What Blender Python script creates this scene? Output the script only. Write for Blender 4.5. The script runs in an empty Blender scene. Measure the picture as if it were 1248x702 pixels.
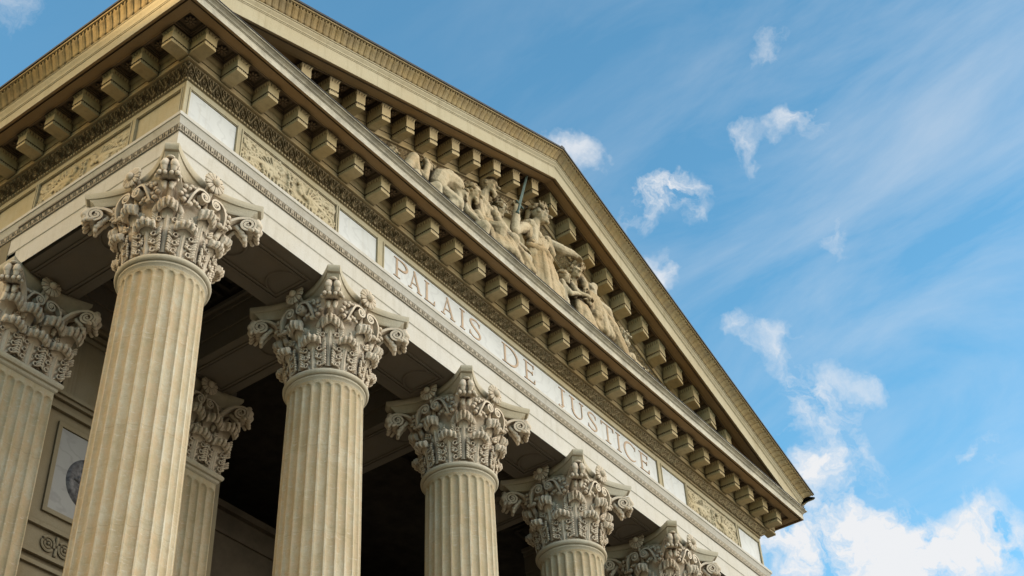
import bpy, bmesh, math, random
from math import sin, cos, pi, sqrt, atan2, exp, floor
from mathutils import Vector, Matrix, noise
random.seed(7)
S = 3.2; NB = 5; L = S*NB; XM = L/2; B = .56; D = 3.34; YB = 12.0
SLOPE = .3727; GROUND = -15.3
scene = bpy.context.scene
COL = scene.collection

# ------------------------------------------------------------------ helpers
class MB:
    def __init__(s): s.v = []; s.f = []
    def add(s, vs, fs):
        n = len(s.v); s.v += [tuple(p) for p in vs]; s.f += [tuple(i+n for i in f) for f in fs]
    def box(s, x0, x1, y0, y1, z0, z1):
        s.add([(x0,y0,z0),(x1,y0,z0),(x1,y1,z0),(x0,y1,z0),(x0,y0,z1),(x1,y0,z1),(x1,y1,z1),(x0,y1,z1)],
              [(0,3,2,1),(4,5,6,7),(0,1,5,4),(1,2,6,5),(2,3,7,6),(3,0,4,7)])
    def grid(s, P, cu=False, cv=False):
        nu = len(P); nv = len(P[0]); n = len(s.v)
        for r in P: s.v += [tuple(p) for p in r]
        for i in range(nu if cu else nu-1):
            for j in range(nv if cv else nv-1):
                a = n+i*nv+j; b = n+((i+1) % nu)*nv+j; c = n+((i+1) % nu)*nv+(j+1) % nv; d = n+i*nv+(j+1) % nv
                s.f.append((a, b, c, d))
    def tube(s, pts, rad, n=6, cap=True, flat=1.0, up=None):
        """tube along pts with radius list; flat squashes along 'up'"""
        rings = []
        for i, p in enumerate(pts):
            p = Vector(p)
            t = (Vector(pts[min(i+1, len(pts)-1)])-Vector(pts[max(i-1, 0)])).normalized()
            u = Vector(up) if up is not None else (Vector((0,0,1)) if abs(t.z) < .9 else Vector((1,0,0)))
            a = t.cross(u).normalized(); b = a.cross(t).normalized()
            r = rad[i] if isinstance(rad, (list, tuple)) else rad
            rings.append([p+a*(r*cos(2*pi*k/n))+b*(r*flat*sin(2*pi*k/n)) for k in range(n)])
        s.grid(rings, cv=True)
        if cap:
            m = len(s.v); tot = len(rings)*n
            s.f.append(tuple(m-tot+k for k in range(n))[::-1]); s.f.append(tuple(m-n+k for k in range(n)))
    def ball(s, c, r, R=None, seg=8, rings=6):
        if not isinstance(r, (list, tuple)): r = (r, r, r)
        vs = []; c = Vector(c)
        P = [[None]*seg for _ in range(rings+1)]
        for i in range(rings+1):
            th = pi*(i if 0 < i < rings else (i + (.02 if i == 0 else -.02)))/rings
            for j in range(seg):
                ph = 2*pi*j/seg
                q = Vector((r[0]*sin(th)*cos(ph), r[1]*sin(th)*sin(ph), -r[2]*cos(th)))
                if R is not None: q = R @ q
                P[i][j] = c+q
        s.grid(P, cv=True)
        n = len(s.v); s.f.append(tuple(n-seg+k for k in range(seg))); s.f.append(tuple(n-(rings+1)*seg+k for k in range(seg))[::-1])
    def capsule(s, a, b, ra, rb, seg=10):
        a = Vector(a); b = Vector(b); d = b-a; l = d.length
        if l < 1e-5: return s.ball(a, max(ra, rb))
        q = d.to_track_quat('Z', 'Y').to_matrix(); P = []
        for k in range(4):
            t = -pi/2+pi/2*(k+.15)/4
            P.append([a+q @ Vector((ra*cos(t)*cos(2*pi*j/seg), ra*cos(t)*sin(2*pi*j/seg), ra*sin(t))) for j in range(seg)])
        for k in range(5):
            t = pi/2*min(k, 3.85)/4
            P.append([b+q @ Vector((rb*cos(t)*cos(2*pi*j/seg), rb*cos(t)*sin(2*pi*j/seg), rb*sin(t))) for j in range(seg)])
        s.grid(P, cv=True)
        n = len(s.v); s.f.append(tuple(n-seg+k for k in range(seg))); s.f.append(tuple(n-9*seg+k for k in range(seg))[::-1])
    def mesh(s, name, mat, smooth=False, angle=None):
        me = bpy.data.meshes.new(name); me.from_pydata(s.v, [], s.f); me.update()
        bm = bmesh.new(); bm.from_mesh(me); bmesh.ops.recalc_face_normals(bm, faces=bm.faces); bm.to_mesh(me); bm.free()
        if mat: me.materials.append(mat)
        if smooth:
            for p in me.polygons: p.use_smooth = True
            if angle:
                me.set_sharp_from_angle(angle=math.radians(angle))
        return me
    def build(s, name, mat, parent=None, smooth=False, angle=None, loc=None):
        return link(name, s.mesh(name, mat, smooth, angle), parent, loc)

def link(name, me, parent=None, loc=None, rz=0):
    o = bpy.data.objects.new(name, me); COL.objects.link(o); o.parent = parent
    if loc: o.location = loc
    if rz: o.rotation_euler.z = rz
    return o
def tag(o, label=None, cat=None, group=None, kind=None):
    if label: o['label'] = label
    if cat: o['category'] = cat
    if group: o['group'] = group
    if kind: o['kind'] = kind
    return o
def empty(name, label, cat, loc=(0,0,0), group=None):
    o = bpy.data.objects.new(name, None); COL.objects.link(o); o.location = loc; o.empty_display_size = .3
    return tag(o, label, cat, group)
def remesh(mb, name, mat, vox, smooth=2, disp=None):
    """one continuous sculpted surface out of overlapping volumes"""
    me = mb.mesh(name, mat); o = bpy.data.objects.new(name, me); COL.objects.link(o)
    m = o.modifiers.new('r', 'REMESH'); m.mode = 'VOXEL'; m.voxel_size = vox
    if smooth:
        m = o.modifiers.new('s', 'SMOOTH'); m.iterations = smooth; m.factor = .5
    dg = bpy.context.evaluated_depsgraph_get(); dg.update()
    nm = bpy.data.meshes.new_from_object(o.evaluated_get(dg)); nm.name = name
    bpy.data.objects.remove(o); bpy.data.meshes.remove(me)
    if disp:
        for v, n in zip(nm.vertices, [x.vector.copy() for x in nm.vertex_normals]):
            v.co += n*disp(v.co)
    nm.materials.clear(); nm.materials.append(mat)
    for p in nm.polygons: p.use_smooth = True
    return nm
def cr(pts, n):
    """Catmull-Rom through pts, n samples per span"""
    P = [Vector(p) for p in pts]; P = [P[0]*2-P[1]]+P+[P[-1]*2-P[-2]]; out = []
    for i in range(1, len(P)-2):
        for k in range(n):
            t = k/n; a, b, c, d = P[i-1:i+3]
            out.append(.5*((2*b)+(c-a)*t+(2*a-5*b+4*c-d)*t*t+(3*b-a-3*c+d)*t**3))
    out.append(P[-2]); return out
def g(x, w): return exp(-(x/w)**2)
def sstep(a, b, x):
    t = max(0, min(1, (x-a)/(b-a))); return t*t*(3-2*t)

# ------------------------------------------------------------------ materials
def nodes(name):
    m = bpy.data.materials.new(name); m.use_nodes = True; nt = m.node_tree
    for n in list(nt.nodes):
        if n.type != 'OUTPUT_MATERIAL': nt.nodes.remove(n)
    return m, nt
def N(nt, t, **k):
    n = nt.nodes.new(t)
    for a, b in k.items():
        if a.startswith('i_'): n.inputs[a[2:].replace('_', ' ')].default_value = b
        elif a.startswith('n'): n.inputs[int(a[1:])].default_value = b
        else: setattr(n, a, b)
    return n
def mixc(nt, fac, a, b, mode='MIX'):
    n = nt.nodes.new('ShaderNodeMix'); n.data_type = 'RGBA'; n.blend_type = mode; n.clamp_factor = True
    for sock, v in ((n.inputs[0], fac), (n.inputs[6], a), (n.inputs[7], b)):
        if hasattr(v, 'is_output'): nt.links.new(v, sock)
        elif isinstance(v, (int, float)): sock.default_value = v
        else: sock.default_value = (*v, 1)
    return n.outputs[2]
def mapr(nt, v, a, b, c=0., d=1.):
    n = N(nt, 'ShaderNodeMapRange'); nt.links.new(v, n.inputs[0])
    n.inputs[1].default_value = a; n.inputs[2].default_value = b; n.inputs[3].default_value = c; n.inputs[4].default_value = d
    return n.outputs[0]
def noise_tex(nt, vec, scale, detail=4, rough=.6):
    n = N(nt, 'ShaderNodeTexNoise'); n.inputs['Scale'].default_value = scale; n.inputs['Detail'].default_value = detail; n.inputs['Roughness'].default_value = rough
    nt.links.new(vec, n.inputs['Vector']); return n.outputs[0]
def scaled(nt, vec, sc):
    n = N(nt, 'ShaderNodeMapping'); n.inputs['Scale'].default_value = sc; nt.links.new(vec, n.inputs['Vector']); return n.outputs[0]

def stone(name, base, warm=None, dark=(.10,.075,.045), dirt_shade=.8, aod=.09, stain=.5, streak=.25, bump=.25, grey=.0, band=False, rough=.85, aolo=.55, joint=None, orand=.0):
    m, nt = nodes(name); lk = nt.links.new
    pos = N(nt, 'ShaderNodeNewGeometry').outputs['Position']
    warm = warm or (base[0]*.92, base[1]*.78, base[2]*.55)
    big = noise_tex(nt, pos, .9, 5, .65); mid = noise_tex(nt, pos, 5.5, 5, .7); fine = noise_tex(nt, pos, 45, 3, .6)
    c = mixc(nt, mapr(nt, big, .38, .68, 0, stain), base, warm)
    if band:
        bl = noise_tex(nt, scaled(nt, pos, (3.2, 3.2, 1.8)), 1.0, 6, .7)
        c = mixc(nt, mapr(nt, bl, .42, .60, 0, .9), c, (base[0]*.83, base[1]*.73, base[2]*.58))
        b4 = noise_tex(nt, scaled(nt, pos, (9., 9., 6.)), 1.0, 5, .7)
        c = mixc(nt, mapr(nt, b4, .45, .60, 0, .75), c, (base[0]*.98, base[1]*.81, base[2]*.68))
        b2 = noise_tex(nt, scaled(nt, pos, (3., 3., 10.)), 1.0, 6, .7)
        c = mixc(nt, mapr(nt, b2, .52, .70, 0, .45), c, (base[0]*.66, base[1]*.60, base[2]*.50))
        b3 = noise_tex(nt, scaled(nt, pos, (7., 7., 30.)), 1.0, 6, .75)
        c = mixc(nt, mapr(nt, b3, .57, .66, 0, .7), c, (.68,.62,.51))
        b5 = noise_tex(nt, scaled(nt, pos, (10., 10., 22.)), 1.3, 6, .75)
        c = mixc(nt, mapr(nt, b5, .60, .70, 0, .5), c, (base[0]*.55, base[1]*.46, base[2]*.36))
    c = mixc(nt, mapr(nt, mid, .5, .75, 0, .30), c, (base[0]*.72, base[1]*.66, base[2]*.55))
    if streak:
        st = noise_tex(nt, scaled(nt, pos, (7, 7, .55)), 1.0, 5, .7)
        c = mixc(nt, mapr(nt, st, .52, .74, 0, streak), c, (base[0]*.45, base[1]*.40, base[2]*.28))
    if joint:
        sx = N(nt, 'ShaderNodeSeparateXYZ'); lk(pos, sx.inputs[0])
        if joint[0] == 'z': q = sx.outputs['Z']
        else:
            a_ = N(nt, 'ShaderNodeMath', operation='ADD'); lk(sx.outputs['X'], a_.inputs[0]); lk(sx.outputs['Y'], a_.inputs[1]); q = a_.outputs[0]
        wob = N(nt, 'ShaderNodeMath', operation='MULTIPLY_ADD'); lk(fine, wob.inputs[0]); wob.inputs[1].default_value = .012; lk(q, wob.inputs[2])
        dv = N(nt, 'ShaderNodeMath', operation='DIVIDE'); lk(wob.outputs[0], dv.inputs[0]); dv.inputs[1].default_value = joint[1]
        fl_ = N(nt, 'ShaderNodeMath', operation='FLOOR'); lk(dv.outputs[0], fl_.inputs[0]); fr_ = N(nt, 'ShaderNodeMath', operation='FRACT'); lk(dv.outputs[0], fr_.inputs[0])
        oi = N(nt, 'ShaderNodeObjectInfo'); a2 = N(nt, 'ShaderNodeMath', operation='ADD'); lk(fl_.outputs[0], a2.inputs[0]); lk(oi.outputs['Random'], a2.inputs[1])
        wn = N(nt, 'ShaderNodeTexWhiteNoise'); wn.noise_dimensions = '1D'; lk(a2.outputs[0], wn.inputs['W'])
        c = mixc(nt, mapr(nt, wn.outputs['Value'], 0, 1, 0, .22), c, (base[0]*.84, base[1]*.78, base[2]*.68))
        jl = mapr(nt, fr_.outputs[0], .0, .010/joint[1], .45, 0); c = mixc(nt, jl, c, (base[0]*.32, base[1]*.28, base[2]*.22))
    if orand:
        oi = N(nt, 'ShaderNodeObjectInfo'); c = mixc(nt, mapr(nt, oi.outputs['Random'], 0, 1, 0, orand), c, (base[0]*.62, base[1]*.55, base[2]*.42))
    if grey:
        g = noise_tex(nt, scaled(nt, pos, (2.2, 2.2, 4)), 1.0, 6, .75)
        c = mixc(nt, mapr(nt, g, .42, .62, 0, grey), c, (.20,.19,.165))
    if dirt_shade:  # AO darkens crevices: grime plus shade painted into the colour
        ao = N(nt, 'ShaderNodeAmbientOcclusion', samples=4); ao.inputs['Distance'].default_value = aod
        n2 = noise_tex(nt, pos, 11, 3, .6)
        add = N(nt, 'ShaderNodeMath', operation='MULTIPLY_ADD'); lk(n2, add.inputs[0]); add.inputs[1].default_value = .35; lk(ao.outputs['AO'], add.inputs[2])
        c = mixc(nt, mapr(nt, add.outputs[0], aolo+.17, aolo+.17+.42, dirt_shade, 0), c, dark)
    fv = mixc(nt, mapr(nt, fine, .35, .7, 0, .16), c, (base[0]*.55, base[1]*.5, base[2]*.4))
    bs = N(nt, 'ShaderNodeBsdfPrincipled'); bs.inputs['Roughness'].default_value = rough; bs.inputs['Specular IOR Level'].default_value = .25
    lk(fv, bs.inputs['Base Color'])
    if bump:
        bp = N(nt, 'ShaderNodeBump'); bp.inputs['Strength'].default_value = bump; bp.inputs['Distance'].default_value = .02
        ad = N(nt, 'ShaderNodeMath', operation='ADD'); lk(mid, ad.inputs[0]); lk(fine, ad.inputs[1]); lk(ad.outputs[0], bp.inputs['Height']); lk(bp.outputs[0], bs.inputs['Normal'])
    lk(bs.outputs[0], nt.nodes['Material Output'].inputs[0]); return m

def plain(name, col, rough=.7, metal=0., var=.25, scale=9., col2=None):
    m, nt = nodes(name); lk = nt.links.new
    pos = N(nt, 'ShaderNodeNewGeometry').outputs['Position']
    n = noise_tex(nt, pos, scale, 5, .65)
    c = mixc(nt, mapr(nt, n, .35, .7, 0, 1), col, col2 or tuple(x*(1-var) for x in col))
    bs = N(nt, 'ShaderNodeBsdfPrincipled'); bs.inputs['Roughness'].default_value = rough; bs.inputs['Metallic'].default_value = metal; bs.inputs['Specular IOR Level'].default_value = .3
    lk(c, bs.inputs['Base Color'])
    bp = N(nt, 'ShaderNodeBump'); bp.inputs['Strength'].default_value = .2; bp.inputs['Distance'].default_value = .02; lk(n, bp.inputs['Height']); lk(bp.outputs[0], bs.inputs['Normal'])
    lk(bs.outputs[0], nt.nodes['Material Output'].inputs[0]); return m

def marble(name, base=(.66,.675,.67), vein=(.52,.53,.53)):
    m, nt = nodes(name); lk = nt.links.new
    pos = N(nt, 'ShaderNodeNewGeometry').outputs['Position']
    w = noise_tex(nt, pos, 1.7, 6, .7)
    v = N(nt, 'ShaderNodeTexWave'); v.inputs['Scale'].default_value = 1.1; v.inputs['Distortion'].default_value = 14; v.inputs['Detail'].default_value = 5; v.inputs['Detail Scale'].default_value = 1.4
    lk(scaled(nt, pos, (.8, .8, 1.6)), v.inputs['Vector'])
    c = mixc(nt, mapr(nt, v.outputs[1], .80, 1.0, 0, .5), base, vein)
    c = mixc(nt, mapr(nt, w, .40, .66, 0, .45), c, (base[0]*.83, base[1]*.84, base[2]*.86))
    st = noise_tex(nt, scaled(nt, pos, (8, 8, .6)), 1.0, 4, .7)
    c = mixc(nt, mapr(nt, st, .54, .75, 0, .3), c, (.42,.38,.30))
    bs = N(nt, 'ShaderNodeBsdfPrincipled'); bs.inputs['Roughness'].default_value = .5; bs.inputs['Specular IOR Level'].default_value = .35
    lk(c, bs.inputs['Base Color']); lk(bs.outputs[0], nt.nodes['Material Output'].inputs[0]); return m

M = {}
M['shaft'] = stone('mottled_limestone', (.575,.525,.40), band=True, dirt_shade=.40, aod=.05, stain=.3, streak=.25, bump=.35, joint=('z', 1.37))
M['fillet'] = stone('chalky_flute_edges', (.66,.625,.51), band=True, dirt_shade=.2, aod=.04, stain=.25, streak=.2, bump=.35)
M['statue_hair'] = stone('darker_carved_hair', (.45,.365,.235), dark=(.06,.04,.02), dirt_shade=.95, aod=.12, stain=.6, streak=.2, aolo=.62)  # hair tone set darker than the body stone
M['statue_cloth'] = stone('weathered_carved_drapery', (.56,.46,.30), warm=(.52,.34,.16), dark=(.08,.055,.028), dirt_shade=.95, aod=.18, stain=.9, streak=.35, bump=.4, aolo=.58)
M['astragal'] = stone('pale_moulded_limestone', (.58,.54,.44), dirt_shade=.55, aod=.07)
M['capital'] = stone('carved_limestone', (.72,.64,.525), warm=(.66,.535,.39), dark=(.15,.098,.06), dirt_shade=.85, aod=.09, streak=.10, stain=.6, aolo=.36)
M['architrave'] = stone('smooth_white_stone', (.645,.625,.58), warm=(.60,.55,.455), dirt_shade=.6, aod=.05, stain=.6, streak=.28, bump=.15)
M['frieze'] = stone('buff_limestone', (.52,.47,.34), dirt_shade=.6, aod=.06, stain=.7)
M['relief'] = stone('carved_buff_limestone', (.60,.53,.38), dark=(.14,.105,.06), dirt_shade=.85, aod=.08, stain=.6, aolo=.52)
M['modillion'] = stone('bracket_limestone', (.56,.465,.29), dark=(.06,.042,.024), dirt_shade=.95, aod=.06, stain=.6, streak=.25, aolo=.60, orand=.55)
M['ornament'] = stone('dirt_shade_carved_moulding', (.52,.43,.275), dark=(.095,.066,.034), dirt_shade=.93, aod=.07, stain=.6, aolo=.62)
M['cornice'] = stone('weathered_limestone', (.47,.385,.235), dirt_shade=.7, aod=.10, stain=.75, streak=.3)
M['soffit'] = stone('shade_brown_soffit_stone', (.33,.225,.12), dark=(.06,.042,.025), dirt_shade=.85, aod=.12, stain=.6, streak=0)  # underside shade and brown bounce put into the colour
M['coffer'] = stone('dark_coffer_stone', (.19,.135,.085), dark=(.03,.021,.013), dirt_shade=.9, aod=.12, stain=.5, streak=0)
M['corona'] = stone('rain_washed_limestone', (.54,.485,.345), warm=(.48,.39,.245), dirt_shade=.6, aod=.06, stain=.6, streak=.4, joint=('x', 1.28))
M['coronafront'] = stone('grey_blotched_limestone', (.66,.625,.525), warm=(.60,.53,.40), dirt_shade=.6, aod=.06, stain=.5, streak=.35, grey=.55, joint=('x', 1.28))
M['sima'] = stone('ochre_carved_gutter_stone', (.51,.40,.215), warm=(.46,.32,.15), dark=(.07,.048,.022), dirt_shade=.90, aod=.07, stain=.95, streak=.6, aolo=.56, joint=('x', 1.28), grey=.35)
M['statue'] = stone('sculpted_limestone', (.60,.525,.375), warm=(.56,.40,.21), dark=(.085,.058,.030), dirt_shade=.97, aod=.24, stain=.8, streak=.35, bump=.5, aolo=.55)  # wide crevice term also paints shade into gaps between figures
M['tymp'] = stone('tympanum_limestone', (.57,.50,.33), dirt_shade=.6, aod=.15, stain=.6)
M['wall'] = stone('porch_wall_stone', (.25,.22,.155), dirt_shade=.6, aod=.08, stain=.5)
M['beam'] = stone('porch_beam_stone', (.205,.182,.155), dirt_shade=.5, aod=.08, stain=.4, streak=0)
M['dark'] = plain('shade_dark_stone', (.055,.045,.036), .9, var=.6, scale=3)  # deep porch shade put into an almost black stone colour
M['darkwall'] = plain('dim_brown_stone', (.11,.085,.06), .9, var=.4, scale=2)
M['marble'] = marble('white_marble'); M['marble_grey'] = marble('grey_marble', (.30,.305,.30), (.2,.2,.2))
M['medal'] = plain('speckled_dark_marble', (.16,.16,.17), .5, scale=12, col2=(.03,.03,.035))
M['letter'] = plain('aged_copper_letters', (.54,.385,.265), .65, scale=5, col2=(.40,.30,.22))
M['lead'] = plain('dark_lead_flashing', (.028,.028,.028), .6, var=.4)
M['bronze'] = plain('green_bronze', (.10,.15,.13), .6, .1)
M['roof'] = plain('slate_roof', (.06,.065,.07), .7)
M['ground'] = plain('pale_paving', (.19,.165,.125), .9, var=.3, scale=.6)  # warm paving tone with soft mottling
M['step'] = plain('granite_steps', (.27,.245,.20), .85)

# ------------------------------------------------------------------ column
FL = 24
def make_shaft():
    zt, zb = -1.63, -13.95
    def rad(z): return .555+.105*min(1, (zt-z)/11.)**.9 if z > -12.7 else .66
    zs = [zt, zt-.015, zt-.03, zt-.04]; zs += [zt-.04-.075*(k/8) for k in range(1, 9)]
    z = zs[-1]
    while z > zb+.2: z -= .42; zs.append(max(z, zb))
    if zs[-1] > zb: zs.append(zb)
    per = 14; P = []
    z0 = zt-.04; fw = .80*pi/FL
    for z in zs:
        t = z0-z; R = .075
        wf = 0 if t <= 0 else (1 if t >= R else sqrt(1-((R-t)/R)**2))
        row = []
        for k in range(FL):
            for j in range(per):
                a = (j/per-.5)*2*pi/FL
                r = rad(z)+(.012*(1-sstep(0, .04, zt-z)))
                w = fw*wf
                if w > 1e-4 and abs(a) < w:
                    r -= .032*wf*sqrt(1-(a/w)**2)
                row.append((r*cos(k*2*pi/FL+a), r*sin(k*2*pi/FL+a), z))
        P.append(row)
    mb = MB(); mb.grid(P, cv=True); me = mb.mesh('shaft', M['shaft'], True, 40); me.materials.append(M['fillet']); nc = per*FL
    for q, p in enumerate(me.polygons):
        if q//nc > 12 and q % per in (0, per-1): p.material_index = 1
    return me
def lathe(prof, n=64):
    return [[(r*cos(2*pi*k/n), r*sin(2*pi*k/n), z) for k in range(n)] for r, z in prof]
def torus_prof(r, z, a, k=8): return [(r+a*cos(t), z+a*sin(t)) for t in [pi/2-pi*i/k for i in range(k+1)]]
def make_astragal():
    mb = MB(); prof = [(.55,-1.45)]+torus_prof(.588,-1.505,.048)+[(.592,-1.556),(.592,-1.585)]+[(.592-.03*sin(t*pi/2/4), -1.585-.045*(t/4)) for t in range(1, 5)]+[(.54,-1.632)]
    mb.grid(lathe(prof), cv=True); return mb.mesh('astragal', M['astragal'], True, 40)
def make_base():
    mb = MB(); mb.box(-.95,.95,-.95,.95,-14.3,-14.12)
    prof = [(.5,-14.12)]+torus_prof(.82,-14.02,.10)+[(.78,-13.91),(.72,-13.86),(.74,-13.8)]+torus_prof(.72,-13.74,.06)+[(.68,-13.66),(.64,-13.62)]
    mb.grid(lathe(prof[::-1]), cv=True); return mb.mesh('base', M['astragal'], True, 40)
def bell_r(z):   # z from -1.45 to -.22
    t = (z+1.45)/1.23
    return .535+.03*t+.16*max(0, (t-.6)/.4)**2
def make_bell():
    mb = MB(); prof = [(bell_r(-1.45+1.2*i/16), -1.45+1.2*i/16) for i in range(17)]+[(.735,-.225),(.70,-.21),(.2,-.21)]
    mb.grid(lathe(prof, 48), cv=True); return mb.mesh('capital', M['capital'], True, 50)

def leaf_mesh(name, zb, h, W, out=.27, wrap=True, hood=.40, lob=5):
    """acanthus leaf: low body against the bell, drilled eyes, and a scalloped tip that rolls outwards like a hood"""
    mb = MB()
    def P3(o, x, z):
        if not wrap: return Vector((o, x, z))
        rr = bell_r(min(-.22, max(-1.45, z)))+o if z < zb+.62*h else bell_r(min(-.22, zb+.62*h))+o
        a = x/(.60+.5*max(0, o-.05)); return Vector((rr*cos(a), rr*sin(a), z))
    nu, nv = 33, 26; P = []
    for j in range(nv):
        v = j/(nv-1); z = zb+h*.86*v; o = .022+.075*v**2; hw = .5*W*(.80+.30*sin(pi*min(1, v*1.1))*(1-.3*v))
        sc = abs(sin(pi*(v*3.6))); hw *= .84+.16*sc
        row = []
        for i in range(nu):
            u = -1+2*i/(nu-1); au = abs(u)
            d = .030*g(u, .09)+.018*g(au-.16, .05)                          # double ribbed stalk
            ph = v*3.6-au*.75; d += .022*cos(2*pi*ph)*sstep(.2, .45, au)*(1-.5*au)       # lobes climbing to the edge
            d -= .035*sstep(.75, 1., au)
            row.append(P3(o+d, u*hw, z+.05*h*au*(1-v)))
        P.append(row)
    mb.grid(P)
    # drilled eyes between the lobes, ringed by a small rim
    for v in (.20, .47, .74):
        for s in (-1, 1):
            x = s*W*.30; z = zb+h*.86*v; o = .050+.075*v*v
            pts = [P3(o+.006, x+.030*cos(2*pi*k/9), z+.036*sin(2*pi*k/9)) for k in range(10)]; mb.tube(pts, .013, 6, False)
            for q in (-1, 0, 1): mb.capsule(P3(o-.01, x+s*.035, z+.02+q*.035), P3(o+.012, x+s*.082, z+.055+q*.042), .017, .020, 7)
    # hood: one fluted sheet rolling over, with rounded lobes along its rim
    hw = hood*W; n = 41; Pa = []; Pb = []
    for i in range(n):
        u = -1.12+2.24*i/(n-1); au = abs(u); e = 1-.28*au*au; sc = abs(cos(pi*(u*(lob-1)/2+ (0 if lob % 2 else .5))))**.6
        pth = cr([P3(.075, u*hw*.60, zb+h*.68), P3(.10+.05*e, u*hw*.80, zb+h*.88), P3(.08+out*.60*e, u*hw*.97, zb+h*(1.0-.03*au)), P3(.06+out*.90*e+.012*sc, u*hw*1.05, zb+h*(.975-.05*au)), P3(.05+out*e+.014*sc, u*hw*1.08, zb+h*(.89-.06*au)), P3(.04+out*.93*e, u*hw*1.06, zb+h*(.835-.06*au)-.012*sc)], 4)
        row = []
        for q, p in enumerate(pth):
            f = q/(len(pth)-1); c = Vector((p.x, p.y, 0)).normalized() if wrap else Vector((1,0,0)); row.append(p+(c*.6+Vector((0,0,.8)))*(.016*(sc-.5)*sstep(.1, .6, f)))
        Pa.append(row); Pb.append([p-(Vector((p.x, p.y, 0)).normalized() if wrap else Vector((1,0,0)))*(.03+.03*q/len(row))-Vector((0,0,.035*(1-q/len(row)))) for q, p in enumerate(row)])
    mb.grid(Pa); mb.grid(Pb)
    mb.grid([Pa[0], Pb[0]]); mb.grid([Pa[-1], Pb[-1]]); mb.grid([[r[-1] for r in Pa], [r[-1] for r in Pb]])
    for k in range(lob):
        u = -1+2*k/(lob-1); i = round((u+1.12)/2.24*(n-1)); r = (.036-.006*abs(u))*(hood/.42)
        mb.capsule(Pa[i][-7], Pa[i][-4]-Vector((0,0,.004)), r*.8, r, 9); mb.capsule(Pa[i][-4]-Vector((0,0,.004)), Pa[i][-1]-Vector((0,0,.006)), r, r*.8, 9)
    return mb.mesh(name, M['capital'], True, 60)
def abacus_outline(off):
    """concave sided square with chamfered tips"""
    pts = []; xt, yt, ym = .795+off, .925+off, .655+off
    for q in range(4):
        a = q*pi/2; ca, sa = cos(a), sin(a)
        for i in range(17):
            x = -xt+2*xt*i/16; y = -(ym+(yt-ym)*(abs(x)/xt)**1.9)
            pts.append((x*ca-y*sa, x*sa+y*ca))
    return pts
def make_abacus():
    mb = MB(); P = []
    for off, z in [(-.13,-.235),(-.115,-.225),(-.10,-.20),(-.085,-.16),(-.055,-.125),(-.05,-.105),(-.02,-.10),(-.012,-.085),(0,-.06),(.004,-.03),(0,-.003)]:
        P.append([(x, y, z) for x, y in abacus_outline(off)])
    mb.grid(P, cv=True); n = len(mb.v); k = len(P[0])
    mb.f.append(tuple(n-k+i for i in range(k))); mb.f.append(tuple(n-len(P)*k+i for i in range(k))[::-1])
    return mb.mesh('abacus', M['astragal'], True, 35)
def make_rosette():
    """daisy-like flower, facing -Y, centre at origin"""
    mb = MB(); n = 12
    for k in range(n):
        a = 2*pi*k/n; R = Matrix.Rotation(-a, 3, 'Y')
        for w in (-.55, .55): mb.capsule(R @ Vector((.05, -.018, w*.020)), R @ Vector((.150, -.008, w*.046)), .018, .022, 7)
    mb.ball((0,-.045,0), (.060,.055,.060), None, 12, 8); mb.ball((0,.022,0), (.135,.025,.135), None, 18, 6)
    mb.capsule((0,.05,-.02), (0,.2,-.12), .07, .05); mb.capsule((0,.03,-.1), (0,.12,-.30), .04, .03)
    return mb.mesh('rosette', M['capital'], True, 60)
def spiral_ribbon(mb, pts, w, t, nrm):
    """ribbon of width w (along nrm) and thickness t following pts"""
    P = []; nrm = Vector(nrm).normalized()
    for i, p in enumerate(pts):
        p = Vector(p); tg = (Vector(pts[min(i+1, len(pts)-1)])-Vector(pts[max(i-1, 0)])).normalized()
        s = tg.cross(nrm).normalized(); ww = w[i] if isinstance(w, list) else w; tt = t[i] if isinstance(t, list) else t
        P.append([p+nrm*ww+s*tt, p+nrm*ww*.55+s*tt*.45, p-nrm*ww*.55+s*tt*.45, p-nrm*ww+s*tt, p-nrm*ww-s*tt, p+nrm*ww-s*tt])
    mb.grid(P, cv=True); n = len(mb.v); mb.f.append(tuple(n-6+k for k in range(6))); mb.f.append(tuple(n-len(P)*6+k for k in range(6))[::-1])
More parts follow.
